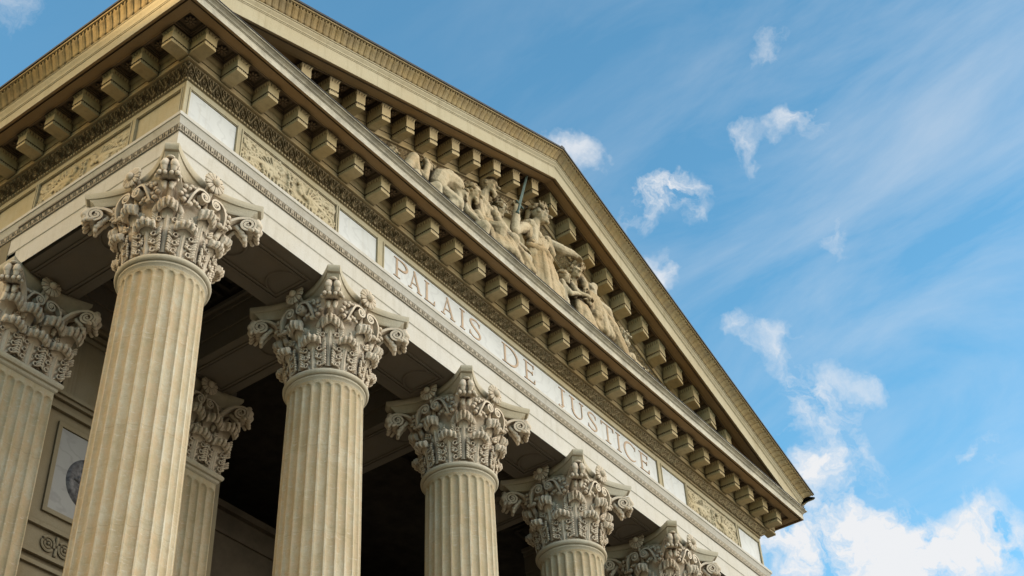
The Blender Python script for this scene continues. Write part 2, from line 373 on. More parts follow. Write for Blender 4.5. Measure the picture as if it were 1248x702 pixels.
def volute_mesh():
    """corner volute: two splayed scrolls with a lobed leaf under them; local outward +X (along the diagonal)"""
    mb = MB()
    for sgn in (-1, 1):
        cx, cz = 1.03, -.385; pts = []
        st = cr([(.60,-.80),(.66,-.58),(.76,-.40),(.90,-.285),(1.03,-.262)], 6)
        for p in st: pts.append((p[0], p[1]))
        for k in range(1, 34):
            a = pi/2-k*2*pi*2.1/34; r = .123*(1-.78*k/34); pts.append((cx+r*cos(a), cz+r*sin(a)))
        n = len(pts); P3 = []; 
        for i, (x, z) in enumerate(pts):
            f = sstep(.6, 1.0, x); P3.append((x, sgn*(.055+.10*(1-f)+.01*(i/n)), z))
        ws = [.030+.028*sstep(.6, 1., p[0]) for p in P3]
        spiral_ribbon(mb, P3, ws, [.022 if i < 24 else .018 for i in range(n)], (.0, 1, 0))
        mb.ball((cx, sgn*.085, cz), (.03,.035,.03)); mb.ball((cx, sgn*.055, cz), (.105,.028,.105), None, 14, 6)
        mb.capsule((.68,sgn*.12,-.55), (.62,sgn*.17,-.72), .030, .045)
        for (x, z, r) in [(.90,-.44,.040),(.955,-.50,.046),(.985,-.565,.042)]: mb.capsule((x-.03, sgn*.045, z+.05), (x+.012, sgn*.062, z-.015), r*.95, r*.8, 8)
        mb.capsule((1.0,sgn*.045,-.56), (1.005,sgn*.045,-.635), .040, .030)
    mb.capsule((.60,0,-.60), (.72,0,-.36), .08, .05); mb.capsule((.72,0,-.36), (1.0,0,-.30), .05, .045)
    # knob, pair of long bulging ribs and two double lobes seen from the corner
    mb.ball((1.15,0,-.225), (.05,.062,.028), None, 10, 6)
    for s in (-1, 1):
        path = [(1.06,s*.040,-.245),(1.15,s*.058,-.30),(1.175,s*.066,-.37),(1.15,s*.062,-.45)]; rd = [.030,.050,.058,.040]
        for a in range(3): mb.capsule(path[a], path[a+1], rd[a], rd[a+1], 10)
        for k in (-1, 1): mb.capsule((1.12,s*.075+k*.030,-.455), (1.165,s*.080+k*.036,-.515), .030, .033, 9)
        mb.capsule((1.06,s*.11,-.47), (1.10,s*.15,-.52), .03, .03, 8)
    return mb.mesh('volute', M['capital'], True, 55)
def helix_mesh():
    """pair of small scrolls meeting under the flower in the middle of a face, with leaflets; facing -Y"""
    mb = MB()
    for s in (-1, 1):
        c = (.105, -.385); pts = [(p[0], p[1]) for p in cr([(.33,-.62),(.30,-.47),(.24,-.345),(.17,-.300),(.105,-.300)], 5)]
        for k in range(1, 24):
            a = pi/2+k*2*pi*1.6/24; r = .085*(1-.75*k/24); pts.append((c[0]+r*cos(a), c[1]+r*sin(a)))
        P3 = [(s*x, -(.625+.085*sstep(-.7, -.4, z)), z) for x, z in pts]
        spiral_ribbon(mb, P3, .045, .016, (0,1,0)); mb.ball((s*c[0], -.735, c[1]), (.032,.04,.032)); mb.ball((s*c[0], -.69, c[1]), (.07,.03,.07), None, 12, 6)
        for (x, z, r) in [(.34,-.50,.040),(.40,-.43,.036),(.28,-.58,.042),(.22,-.50,.036),(.44,-.50,.034),(.38,-.57,.036),(.17,-.50,.036),(.12,-.53,.03)]:
            mb.ball((s*x, -.655, z), (r*1.2,r,r)); mb.ball((s*(x+.02), -.675, z-.02), r*.55)
        for (x, z) in [(.19,-.27),(.25,-.30),(.33,-.36),(.30,-.30),(.40,-.36)]: mb.ball((s*x, -.68, z), (.036,.036,.036))
    mb.capsule((0,-.60,-.70), (0,-.665,-.34), .045, .030)
    return mb.mesh('scroll', M['capital'], True, 55)

MESH = dict(shaft=make_shaft(), astragal=make_astragal(), base=make_base(), bell=make_bell(), abacus=make_abacus(), rosette=make_rosette(),
            low=leaf_mesh('acanthus_leaf', -1.46, .53, .345, .175, True, .33), up=leaf_mesh('acanthus_leaf', -1.40, .83, .34, .20, True, .29), vol=volute_mesh(), hel=helix_mesh())
def make_column(loc, label):
    t = empty('column', label, 'column', (loc[0], loc[1], -14.3), 'tall fluted columns across the front of the portico'); up = (0,0,14.3)
    link('shaft', MESH['shaft'], t, up); link('astragal', MESH['astragal'], t, up); link('base', MESH['base'], t, up)
    c = link('capital', MESH['bell'], t, up)
    link('abacus', MESH['abacus'], c)
    for k in range(8):
        link('acanthus_leaf', MESH['low'], c, None, pi/8+k*pi/4); link('acanthus_leaf', MESH['up'], c, None, k*pi/4+1e-4)
    for k in range(4):
        link('volute', MESH['vol'], c, None, pi/4+k*pi/2); link('scroll', MESH['hel'], c, None, k*pi/2)
        a = k*pi/2; link('rosette', MESH['rosette'], c, (.775*sin(a), -.775*cos(a), -.075), a)
    return t
clabels = ['fluted corner column nearest the camera, carrying the left corner of the building',
           'second fluted column from the corner, in front of the dark doorway opening',
           'third fluted column from the corner, near the middle of the picture',
           'fourth fluted column from the corner, with only a short stretch of shaft in view',
           'fifth fluted column from the corner, only its carved capital in view',
           'last fluted column at the far right end of the front row']
for i in range(6): make_column((i*S, 0), clabels[i])

# ------------------------------------------------------------------ pilasters against the porch wall
def make_pilaster(x, label):
    t = empty('pilaster', label, 'pilaster', (x, D-.26, -14.3), 'flat fluted pilasters on the porch wall')
    up = (0,0,14.3); hw = .56; yf = -.24; zt = -1.6
    nfl = 7; w = 2*hw/nfl; per = 12; zs = [zt-.02, zt-.12]+[zt-.12-.07*k/8 for k in range(1, 9)]+[-4,-7,-10,-13.9]
    P = []
    for z in zs:
        tt = (zt-.12)-z; wf = 0 if tt <= 0 else (1 if tt > .07 else sqrt(1-((.07-tt)/.07)**2)); row = [(-hw, .3, z)]
        for k in range(nfl):
            for j in range(per):
                a = j/per-.5; ww = .40*wf; d = .045*wf*sqrt(1-(a/ww)**2) if ww > 1e-3 and abs(a) < ww else 0
                row.append((-hw+(k+j/per)*w, yf+d, z))
        row += [(hw, yf, z), (hw, .3, z)]; P.append(row)
    mb = MB(); mb.grid(P); mb.build('shaft', M['shaft'], t, True, 35, up)
    mb = MB(); sq = lambda o, z: [(-hw-o, .3, z), (-hw-o, yf-o, z), (hw+o, yf-o, z), (hw+o, .3, z)]
    mb.grid([sq(.005,-1.62),sq(.03,-1.6),sq(.035,-1.56),sq(.07,-1.55),sq(.085,-1.52),sq(.085,-1.49),sq(.06,-1.455),sq(0,-1.45)])
    mb.build('astragal', M['astragal'], t, False, None, up)
    mb = MB(); mb.grid([sq(-.03+.0*z, z) for z in (-1.45,-.8,-.5)]+[sq(.05,-.3), sq(.08,-.22)]); c = mb.build('capital', M['capital'], t, False, None, up)
    # abacus with one concave front
    mb = MB(); P = []
    for off, z in [(-.13,-.235),(-.10,-.20),(-.055,-.125),(-.02,-.10),(0,-.06),(.002,-.003)]:
        xt = .72+off; row = [(-xt, .3, z)]
        for i in range(17):
            x2 = -xt+2*xt*i/16; row.append((x2, -(.36+off+.16*(abs(x2)/xt)**1.9), z))
        row.append((xt, .3, z)); P.append(row)
    mb.grid(P); n = len(mb.v); k = len(P[0]); mb.f.append(tuple(n-k+i for i in range(k))); mb.f.append(tuple(n-len(P)*k+i for i in range(k))[::-1])
    mb.build('abacus', M['astragal'], c, True, 35)
    for xx in (-.42, -.0, .42): link('acanthus_leaf', PL['low'], c, (xx, yf, 0), -pi/2)
    for xx in (-.56, -.21, .21, .56): link('acanthus_leaf', PL['up'], c, (xx*.95, yf+.02, 0), -pi/2)
    for sx, rz in ((hw-.02, 0), (-hw+.02, pi)):
        link('acanthus_leaf', PL['low'], c, (sx, yf+.25, 0), rz)
    for sx in (-1, 1): link('volute', MESH['vol'], c, (sx*(.78-.83), yf+.43, 0), -pi/2+sx*pi/4)
    link('scroll', MESH['hel'], c, (0, .33, 0)); link('rosette', MESH['rosette'], c, (0, -.46, -.09))
    return t
PL = dict(low=leaf_mesh('acanthus_leaf', -1.46, .52, .38, .20, False), up=leaf_mesh('acanthus_leaf', -1.40, .84, .36, .26, False))
make_pilaster(0, 'flat fluted pilaster at the far left edge, behind the corner column')
make_pilaster(S, 'shaded flat fluted pilaster seen between the corner column and the second column')

# ------------------------------------------------------------------ courthouse entablature
CH = empty('courthouse', 'cream stone courthouse front with sculpted pediment, bracketed cornice and PALAIS DE JUSTICE inscription', 'building', (XM, 3, GROUND))
CH_OFF = Vector((-XM, -3, -GROUND))
def part(mb, name, mat, parent=None, smooth=False, angle=None):
    o = mb.build(name, mat, parent or CH, smooth, angle)
    if parent is None: o.location = CH_OFF
    return o
def sweep(mb, prof, back=YB, cap=False):
    """profile (out, z) carried round the left flank, the front and the right flank with mitred corners"""
    mb.grid([[(-o, back, z), (-o, -o, z), (L+o, -o, z), (L+o, back, z)] for o, z in prof])
def strip(mb, o0, z0, o1, z1, fn, period, rows=8, cols=10, seg=('front', 'left'), bulge=0., backlen=None):
    """carved ornament: a strip between (o0,z0) and (o1,z1) whose surface is pushed out by fn(u,t)"""
    no, nz = (z1-z0), -(o1-o0); ln = sqrt(no*no+nz*nz); no, nz = no/ln, nz/ln
    if no < 0: no, nz = -no, -nz
    for sg in seg:
        tot = L+2*o0 if sg == 'front' else (YB if backlen is None else backlen)+o0
        n = round(tot/period); P = []
        for j in range(rows+1):
            t = j/rows; row = []
            for i in range(n*cols+1):
                u = (i % cols)/cols if i < n*cols else 1.; h = fn(u, t)+bulge*sin(pi*t)
                o = o0+(o1-o0)*t+no*h; z = z0+(z1-z0)*t+nz*h; s = i/(n*cols)
                if sg == 'front': row.append((-o+s*(L+2*o), -o, z))
                elif sg == 'left': row.append((-o, -o+s*((YB if backlen is None else backlen)+o), z))
            P.append(row)
        mb.grid(P)
def g(x, w): return exp(-(x/w)**2)
def leaf_fn(A):
    def f(u, t):
        x = abs(u-.5)*2; w = .18+.62*sqrt(max(0, sin(pi*(.12+.80*t)))); d = x/max(.05, w)
        h = g(d-.92, .20)+.85*g(x, .12)+.55*g(x-1., .12)*(t > .25)
        return A*h*sstep(0, .06, t)*sstep(0, .06, 1-t)-A*.25
    return f
def scroll_fn(A):
    """wave of leafy S scrolls with curls in the hollows"""
    def f(u, t):
        h = 0.
        for k in (-1, 0, 1):
            x = u-k
            c = .5+.33*sin(2*pi*u); h = max(h, g((t-c)/.085, 1))
            for (cx, cy, sg) in ((.25,.34,1),(.75,.66,-1)):
                dx = (x-cx)*1.35; dy = t-cy; r = sqrt(dx*dx+dy*dy)
                h = max(h, .95*g((r-.17)/.055, 1)*(1-.8*g((atan2(dy*sg, dx)-.9)/.5, 1)), 1.1*g(r/.07, 1))
            for (cx, cy, an) in ((.02,.80,.9),(.5,.20,.9),(.47,.86,-.7),(.97,.14,-.7),(.62,.28,1.2),(.12,.72,1.2)):
                dx = (x-cx)*1.35; dy = t-cy; a_ = dx*cos(an)+dy*sin(an); b_ = -dx*sin(an)+dy*cos(an)
                h = max(h, g(a_/.13, 1)*g(b_/.045, 1))
        return A*h*sstep(0, .06, t)*sstep(0, .06, 1-t)-A*.35
    return f
def bead_fn(A): return lambda u, t: A*sqrt(max(0, 1-(abs(u-.5)*2.3)**2))*sin(pi*t)-A*.3*(abs(u-.5) > .43)
def tongue_fn(A):
    def f(u, t):
        x = abs(u-.5)*2; e = max(0, 1-(x/.86)**4); tip = sstep(0, .22, t+.10*(1-x)-.0)*sstep(0, .2, 1.02-t-.18*x*x)
        return A*sqrt(e)*tip+A*.35*g(x, .12)*tip+.5*A*g(x-1, .08)*sstep(.5, .8, t)
    return f
# architrave
mb = MB(); sweep(mb, [(B,0),(B,.345),(B+.014,.36),(B+.014,.66),(B+.03,.675)]); arch = part(mb, 'architrave', M['architrave'])
mb = MB(); mb.grid([[(-B,-B,0),(L+B,-B,0)],[(-B,B,0),(L+B,B,0)]]); mb.box(-B+.005,L+B-.005,B-.1,B,.002,1.02)
part(mb, 'soffit', M['beam'])
mb = MB(); sweep(mb, [(B+.03,.672),(B+.028,.68)]); strip(mb, B+.022,.68,B+.045,.775, leaf_fn(.017), .125, 8, 12); strip(mb, B+.034,.66,B+.034,.685, bead_fn(.010), .05, 4, 6)
mb.build('leaf_moulding', M['ornament'], arch, True, 70).data.materials[0] = stone('carved_white_moulding', (.58,.52,.43), dark=(.10,.075,.05), dirt_shade=.9, aod=.05, stain=.4, aolo=.58)
mb = MB(); sweep(mb, [(B+.045,.775),(B+.05,.785),(B+.055,.80),(B+.07,.83),(B+.085,.86),(B+.09,.872),(B+.105,.878),(B+.108,.93),(B+.10,.945),(B,.955)])
part(mb, 'architrave_cap', M['architrave'], None, True, 30)
# frieze
ZF = 1.73
mb = MB(); sweep(mb, [(B-.03,.95),(B-.03,ZF+.05)]); fr = part(mb, 'frieze', M['frieze'])
segs = [('panel',-.46,.46),('relief',.59,2.63),('panel',2.71,3.62),('inscription',3.80,12.20),('panel',12.38,13.29),('relief',13.37,15.41),('panel',15.54,16.46)]
def frame_front(mb, x0, x1, z0, z1, y, w, d):
    mb.box(x0-w,x1+w,y-d,y,z1,z1+w*.8); mb.box(x0-w,x0,y-d+.002,y,z0,z1); mb.box(x1,x1+w,y-d+.002,y,z0,z1)
yF = -(B-.03)
ZP = 1.60
mb = MB(); edges = []
for i, (k, a, b) in enumerate(segs): edges.append((a, b))
xs = [-B+.0]+[e for p in edges for e in p]+[L+B]
for i in range(0, len(xs), 2): mb.box(xs[i], xs[i+1], yF-.03, yF+.01, .955, ZF-.001)           # stiles between panels
for a, b in edges: mb.box(a, b, yF-.028, yF+.01, ZP, ZF-.001)                                   # rail over each panel
for a, b in edges:                                                                            # thin raised fillet
    mb.box(a,b,yF-.040,yF-.028,ZP+.012,ZP+.034); mb.box(a-.03,a-.008,yF-.042,yF-.03,.96,ZP+.034); mb.box(b+.008,b+.03,yF-.042,yF-.03,.96,ZP+.034)
# flank
fl = []
for (k, a, b) in segs[:3]+[('inscription',3.8,11.5)]: fl.append((k, a, b))
ys = [-B+.0305]+[e for (_, a, b) in fl for e in (a, b)]+[YB]
for i in range(0, len(ys), 2): mb.box(-B, -B+.032, ys[i], ys[i+1], .955, ZF-.001)
for (_, a, b) in fl:
    mb.box(-B+.002,-B+.03,a,b,ZP,ZF-.001); mb.box(-B-.010,-B+.002,a,b,ZP+.012,ZP+.034)
    mb.box(-B-.012,-B,a-.03,a-.008,.96,ZP+.034); mb.box(-B-.012,-B,b+.008,b+.03,.96,ZP+.034)
mb.build('frieze_frame', M['frieze'], fr)
for k, a, b in segs:
    if k != 'relief':
        mb = MB(); mb.box(a+.003,b-.003,yF-.012,yF+.005,.958,ZP-.003); o = mb.build('marble_panel', M['marble'], fr)
        if k == 'inscription': o['label'] = 'long white marble panel carrying the copper inscription'; INS = o

# letters ------------------------------------------------------------
def stroke(mb, pts, wid, y0, y1):
    n = len(pts); A = []; Bp = []
    for i, p in enumerate(pts):
        a = Vector(pts[max(0, i-1)]); b = Vector(pts[min(n-1, i+1)]); t = (b-a).normalized(); nrm = Vector((-t.y, t.x)); w = wid[i] if isinstance(wid, list) else wid
        A.append(Vector(p)+nrm*w/2); Bp.append(Vector(p)-nrm*w/2)
    P = [[(q.x,y1,q.y) for q in A],[(q.x,y0,q.y) for q in A],[(q.x,y0,q.y) for q in Bp],[(q.x,y1,q.y) for q in Bp]]
    mb.grid(P)
    mb.add([P[0][0],P[1][0],P[2][0],P[3][0]], [(0,1,2,3)]); mb.add([P[0][-1],P[1][-1],P[2][-1],P[3][-1]], [(3,2,1,0)])
def arcp(cx, cy, rx, ry, a0, a1, n=18): return [(cx+rx*cos(a0+(a1-a0)*i/n), cy+ry*sin(a0+(a1-a0)*i/n)) for i in range(n+1)]
TK, TN, SF = .125, .052, .046
def glyph(ch):
    """list of strokes in a box one unit high; stem thick, hairline thin, bracketed serifs"""
    s = []
    def serif(x, y, w=.30): s.append(([(x-w/2, y), (x-w/4, y), (x, y), (x+w/4, y), (x+w/2, y)], SF))
    def stem(x, a=0., b=1.): s.append(([(x, a), (x, b)], TK)); s.append(([(x,a),(x,a+.06)], [TK*2.0, TK])); s.append(([(x,b-.06),(x,b)], [TK, TK*2.0]))
    if ch == 'I': stem(.16); serif(.16, .022); serif(.16, .978); w = .32
    elif ch == 'L': stem(.16); serif(.16, .978); s.append(([(.02,.022),(.62,.022)], SF)); s.append(([(.60,.0),(.64,.24)], [.10,.025])); w = .66
    elif ch == 'P':
        stem(.16); serif(.16, .022); s.append(([(.02,.978),(.34,.978)], SF))
        pts = arcp(.34, .735, .30, .243, pi/2, -pi/2); s.append((pts, [TN+(TK-TN)*sin(pi*i/18) for i in range(19)])); s.append(([(.34,.492),(.2,.492)], TN)); w = .66
    elif ch == 'D':
        stem(.16); s.append(([(.02,.978),(.36,.978)], SF)); s.append(([(.02,.022),(.36,.022)], SF))
        pts = arcp(.36, .5, .44, .478, pi/2, -pi/2); s.append((pts, [TN+(TK*1.05-TN)*sin(pi*i/18) for i in range(19)])); w = .86
    elif ch == 'E':
        stem(.16); s.append(([(.02,.978),(.60,.978)], SF)); s.append(([(.02,.022),(.62,.022)], SF)); s.append(([(.2,.52),(.50,.52)], SF))
        s.append(([(.58,.80),(.585,1.0)], [.025,.08])); s.append(([(.63,.22),(.605,.0)], [.025,.09])); s.append(([(.50,.42),(.50,.62)], .04)); w = .66
    elif ch == 'A':
        s.append(([(.40,1.0),(.13,.03)], TN)); s.append(([(.36,1.02),(.70,.03)], [TK*.8, TK])); s.append(([(.22,.33),(.58,.33)], TN)); serif(.12, .022, .24); serif(.70, .022, .30); w = .84
    elif ch == 'T': stem(.36); serif(.36, .022); s.append(([(.02,.978),(.70,.978)], SF)); s.append(([(.03,.78),(.045,1.)], [.025,.09])); s.append(([(.69,.78),(.675,1.)], [.025,.09])); w = .72
    elif ch == 'U':
        stem(.16, .3, 1.); serif(.16, .978); pts = arcp(.43, .30, .27, .275, pi, 2*pi); s.append((pts, [TK+(TN-TK)*min(1, i/12) for i in range(19)])); s.append(([(.70,.3),(.70,1.)], TN)); serif(.70, .978, .24); w = .82
    elif ch == 'J':
        stem(.22, .08, 1.); serif(.22, .978); pts = arcp(.08, .08, .14, .16, 0, -1.7, 10); s.append((pts, [TK-.06*i/10 for i in range(11)])); s.append(([(.02,-.03),(.06,-.06)], .09)); w = .36
    elif ch == 'C':
        pts = arcp(.44, .5, .38, .485, .75, 2*pi-.7, 30); s.append((pts, [TN+(TK*1.05-TN)*max(0, sin(pi*i/30))**1.0 for i in range(31)])); s.append(([(.735,.72),(.73,.94)], [.03,.08])); w = .76
    elif ch == 'S':
        p = cr([(.49,.80),(.42,.93),(.28,.965),(.13,.90),(.08,.76),(.16,.62),(.30,.51),(.45,.40),(.52,.25),(.46,.09),(.30,.03),(.14,.07),(.06,.20)], 4)
        n = len(p)-1; s.append(([(q[0], q[1]) for q in p], [TN+(TK*1.1-TN)*sin(pi*i/n)**2 for i in range(n+1)])); s.append(([(.49,.72),(.50,.92)], [.03,.07])); s.append(([(.055,.26),(.05,.06)], [.03,.07])); w = .60
    return s, w
HL = .405; ZL = 1.13
for ch, x0, x1 in [('P',4.05,4.40),('A',4.43,4.77),('L',4.84,5.12),('A',5.29,5.66),('I',5.80,5.94),('S',6.05,6.42),('D',7.0,7.50),('E',7.66,8.00),
                   ('J',8.72,8.97),('U',9.11,9.58),('S',9.70,10.05),('T',10.17,10.62),('I',10.70,10.86),('C',10.96,11.40),('E',11.53,11.88)]:
    st, w = glyph(ch); mb = MB(); kx = (x1-x0)/w
    for i, (pts, wd) in enumerate(st):
        wd2 = [q*HL*.95 for q in wd] if isinstance(wd, list) else wd*HL*.95
        stroke(mb, [(x0+p[0]*kx, ZL+p[1]*HL) for p in pts], wd2, yF-.022-.0012*i, yF-.011)
    mb.build('letter', M['letter'], INS)['label'] = 'copper coloured Roman capital %s' % ch
# relief panels -----------------------------------------------------
def relief(mb, W, Hh, seed):
    """shallow foliage scrolls with two small winged beasts facing a torch; local x 0..W, y outwards negative, z 0..H"""
    rnd = random.Random(seed)
    for s in (-1, 1):
        X = lambda x: W/2+s*x
        c = lambda a, b, r0, r1: mb.capsule((X(a[0]), -.006-(a[2] if len(a) > 2 else 0)*.6, a[1]), (X(b[0]), -.006-(b[2] if len(b) > 2 else 0)*.6, b[1]), r0, r1, 8)
        for k in range(34):
            a = rnd.random(); x = .58-.40*a; z = .20+.22*a**1.5+rnd.uniform(-.07,.07); mb.ball((X(x), -.012-rnd.uniform(0,.018), z), (rnd.uniform(.03,.06), .028, rnd.uniform(.025,.05)))
        mb.ball((X(.20), -.03, .47), (.045,.04,.05)); mb.ball((X(.155), -.04, .455), (.03,.025,.022))
        for k in range(9): c((.36+.02*k,.30,.04),(.42+.065*k,.56-.042*k,.03),.022,.010)
        for k in range(7): c((.14+.07*k,.14+.01*k,.03),(.12+.075*k,.04,.03),.020,.014)
        for k in range(9): mb.ball((X(.02+.015*(k % 3)), -.02, .05+.055*k), (.03,.03,.03))
        for (cx, cz, r, d) in [(.80,.44,.10,1),(.90,.20,.10,-1),(.66,.50,.07,-1),(.72,.16,.08,1),(.93,.48,.06,-1)]:
            pts = []
            for k in range(22):
                a = d*k*2*pi*1.5/22+1; rr = r*(1-.72*k/22); pts.append((X(cx+rr*cos(a)), -.016, cz+rr*sin(a)))
            mb.tube(pts, [.018-.007*k/22 for k in range(22)], 6)
            for k in range(12):
                a = 2*pi*k/12+rnd.uniform(-.2,.2); q = Vector((cx+r*.95*cos(a), cz+r*.95*sin(a))); e = q+Vector((cos(a+d*.7), sin(a+d*.7)))*r*.42
                mb.capsule((X(q.x), -.012, q.y), (X(e.x), -.022, e.y), .017, .010, 6)
            mb.ball((X(cx), -.022, cz), .020)
    for k in range(240):
        x = rnd.uniform(.03,W-.03); z = rnd.uniform(.03,.60); a = rnd.uniform(0,2*pi); l = rnd.uniform(.03,.07)
        if abs(x-W/2) < .55 and .15 < z < .45 and rnd.random() < .4: continue
        mb.capsule((x,-.004,z), (x+l*cos(a),-.014,z+l*sin(a)), .018, .008, 6)
    mb.box(.0,W,-.003,.03,.0,.635)
def relief_mesh():
    mb = MB(); relief(mb, 2.03, .62, 3); return remesh(mb, 'relief', M['relief'], .010, 0)
RM = relief_mesh()
for k, a, b in segs:
    if k == 'relief': link('relief', RM, fr, (a+.005, yF-.012, .965))
o = link('relief', RM, fr, (-B+.042, 2.625, .965)); o.rotation_euler.z = -pi/2
# bed moulding
mb = MB(); sweep(mb, [(B-.005,ZF-.003),(B+.005,ZF+.012),(B+.02,ZF+.02)]); strip(mb, B+.012,ZF+.018,B+.018,ZF+.062, bead_fn(.018), .062, 5, 7)
bed = part(mb, 'bead_moulding', M['ornament'], None, True, 60)
mb = MB(); strip(mb, B+.018,ZF+.064,B+.145,ZF+.225, scroll_fn(.040), .26, 12, 22); strip(mb, B+.018,ZF+.064,B+.145,ZF+.225, lambda u, t: -.010, 1.2, 1, 1)
part(mb, 'leaf_moulding', M['ornament'], None, True, 70)
ZB = ZF+.227; OB = B+.175; ZS0 = 2.30
mb = MB(); sweep(mb, [(B+.10,ZB-.004),(OB,ZB),(OB,ZB+.035),(OB-.012,ZB+.04),(OB-.012,ZB+.11),(OB-.028,ZB+.115),(OB-.028,ZB+.14),(OB-.012,ZB+.145),(OB-.012,2.24)]); sweep(mb, [(OB-.012,2.225),(OB+.012,2.24),(OB+.03,2.27),(OB+.034,2.31)])
part(mb, 'modillion_band', M['cornice'], None, True, 35)
# modillions
ZM, ZS = 1.99, 2.30
def modillion_mesh(h, mat, eps=0.):
    """bracket: lower listel, carved groove, tall fascia and a carved cyma under the soffit; outward -Y, top z=0, back y=0"""
    mb = MB(); w = .106-eps; d = .357-eps; k = h/.31
    z1, z2, z3 = -h+.056*k, -h+.094*k, -.070*k
    prof = [(0,-h+eps),(d*.18,-h+.004+eps),(d*.28,-h+.012),(d*.60,-h+.012),(d*.78,-h+.004+eps),(d,-h+eps),(d,z1)]
    mb.grid([[(sx*w, -y, z) for y, z in prof] for sx in (-1, 1)])
    for sx in (-1, 1): mb.add([(sx*w, -y, z) for y, z in prof]+[(sx*w,0,z1)], [tuple(range(len(prof)+1))])
    mb.add([(-w,0,z1),(w,0,z1),(w,-d,z1),(-w,-d,z1)], [(0,1,2,3)])
    mb.box(-w+.016, w-.016, -d+.016, 0, z1-.004, z2+.004)
    for (a, b, ax) in ((-w+.014, w-.014, 0), (-d+.014, -.01, 1), (-d+.014, -.01, 2)):
        n = max(2, round((b-a)/.040)); st = (b-a)/n
        for q in range(n):
            c = a+(q+.5)*st; zz = (z1+z2)/2
            p = (c, -d+.012, zz) if ax == 0 else ((w-.012, c, zz) if ax == 1 else (-w+.012, c, zz))
            mb.ball(p, (.014 if ax == 0 else .010, .010 if ax == 0 else .014, .018*k), None, 6, 4)
    mb.box(-w-.002, w+.002, -d-.002, 0, z2, z3)
    P = []; path = [(-w, 0), (-w, -d), (w, -d), (w, 0)]; nn = (7, 4, 7)
    for j in range(6):
        t = j/5; o = .002+.020*t**1.3; z = z3+.001+t*(-z3-.014); row = []
        for q in range(3):
            (ax, ay), (bx, by) = path[q], path[q+1]; ox, oy = ((-1,0),(0,-1),(1,0))[q]
            for i in range(nn[q]*6+(q == 2)):
                s_ = i/(nn[q]*6); bmp = .016*(abs(sin(pi*s_*nn[q]))**.7-.5)*sin(pi*t)
                x = ax+(bx-ax)*s_; y = ay+(by-ay)*s_
                x += ox*bmp+(o*(1 if x > 0 else -1)); y += oy*bmp-o*(1 if q == 1 else s_ if q == 0 else 1-s_)
                row.append((x, y, z))
        P.append(row)
    mb.grid(P); mb.box(-w-.024, w+.024, -d-.024, 0, -.014, -.0005-eps)
    return mb.mesh('modillion', mat, False)
MOD = modillion_mesh(ZS-ZM, M['modillion']); MODF = modillion_mesh(ZS-ZM, M['modillion'], .003)
mb = MB()
# soffit: deep strip and plain outer strip with a drip
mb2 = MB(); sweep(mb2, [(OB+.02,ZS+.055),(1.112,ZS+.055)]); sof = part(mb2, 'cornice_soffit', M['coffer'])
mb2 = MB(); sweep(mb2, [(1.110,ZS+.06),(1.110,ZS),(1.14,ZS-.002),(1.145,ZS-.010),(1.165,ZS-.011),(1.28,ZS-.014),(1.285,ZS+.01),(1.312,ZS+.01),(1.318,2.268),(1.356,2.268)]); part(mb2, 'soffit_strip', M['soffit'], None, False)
def coffer_mesh(w, d):
    mb = MB(); z = .0
    for r, (i, t) in enumerate([(0,.0),(.022,.020),(.040,.036)]):
        zz = .0+t; a = w/2-i; b = d/2-i; th = .024 if r < 2 else .016
        mb.box(-a,a,-b,-b+th,zz,.054); mb.box(-a,a,b-th,b,zz,.0541); mb.box(-a,-a+th,-b+th,b-th,zz+.001,.0542); mb.box(a-th,a,-b+th,b-th,zz+.001,.0543)
    n = 8
    for k in range(n):
        a = 2*pi*k/n; R = Matrix.Rotation(a, 3, 'Z'); mb.ball(R @ Vector((.055,0,.03)), (.038,.022,.020), R, 8, 5)
    mb.ball((0,0,.018), (.028,.028,.022))
    return mb.mesh('coffer', M['coffer'], False)
COF = coffer_mesh(.385, .33); COFC = coffer_mesh(.40, .40)
for k in range(28):
    link('modillion', MOD, CH, Vector(((k-1)*.64+random.uniform(-.006,.006), -OB+.016-random.uniform(0,.008), ZS-.001*(k % 2)))+CH_OFF, random.uniform(-.012,.012))
    if k < 27: link('coffer', COF, sof, ((k-.5)*.64, -(OB+.04+.165), ZS))
for k in range(20):
    o = link('modillion', MODF, CH, Vector((-OB+.012, (k-1)*.64, ZS-.001))+CH_OFF); o.rotation_euler.z = -pi/2
    o = link('coffer', COF, sof, (-(OB+.04+.165), (k-.5)*.64, ZS)); o.rotation_euler.z = pi/2
link('coffer', COFC, sof, (-(OB+.08+.17), -(OB+.08+.17), ZS-.002))
o = link('modillion', MODF, CH, Vector((L+OB-.012, -.64, ZS-.001))+CH_OFF); o.rotation_euler.z = pi/2
# front pediment base corona
mb = MB(); prof = [(1.353,2.270),(1.356,2.272),(1.356,2.410)]
mb.grid([[(-o,-o,z),(L+o,-o,z)] for o, z in prof]); part(mb, 'corona', M['coronafront'])
mb = MB(); prof = [(1.356,2.409),(1.366,2.413),(1.366,2.422),(1.378,2.426),(1.385,2.440),(1.405,2.458),(1.422,2.464),(1.422,2.472),(1.414,2.476),(1.442,2.480),(1.446,2.484),(1.446,2.500)]
mb.grid([[(-o+.003,-o,z),(L+o-.003,-o,z)] for o, z in prof]); part(mb, 'corona_moulding', M['coronafront'], None, True, 30)
mb = MB(); prof = [(1.443,2.499),(1.456,2.500),(1.457,2.514),(1.40,2.524),(.40,2.58)]
mb.grid([[(-1.33,-o,z),(L+1.33,-o,z)] for o, z in prof]); part(mb, 'lead_flashing', M['lead'])
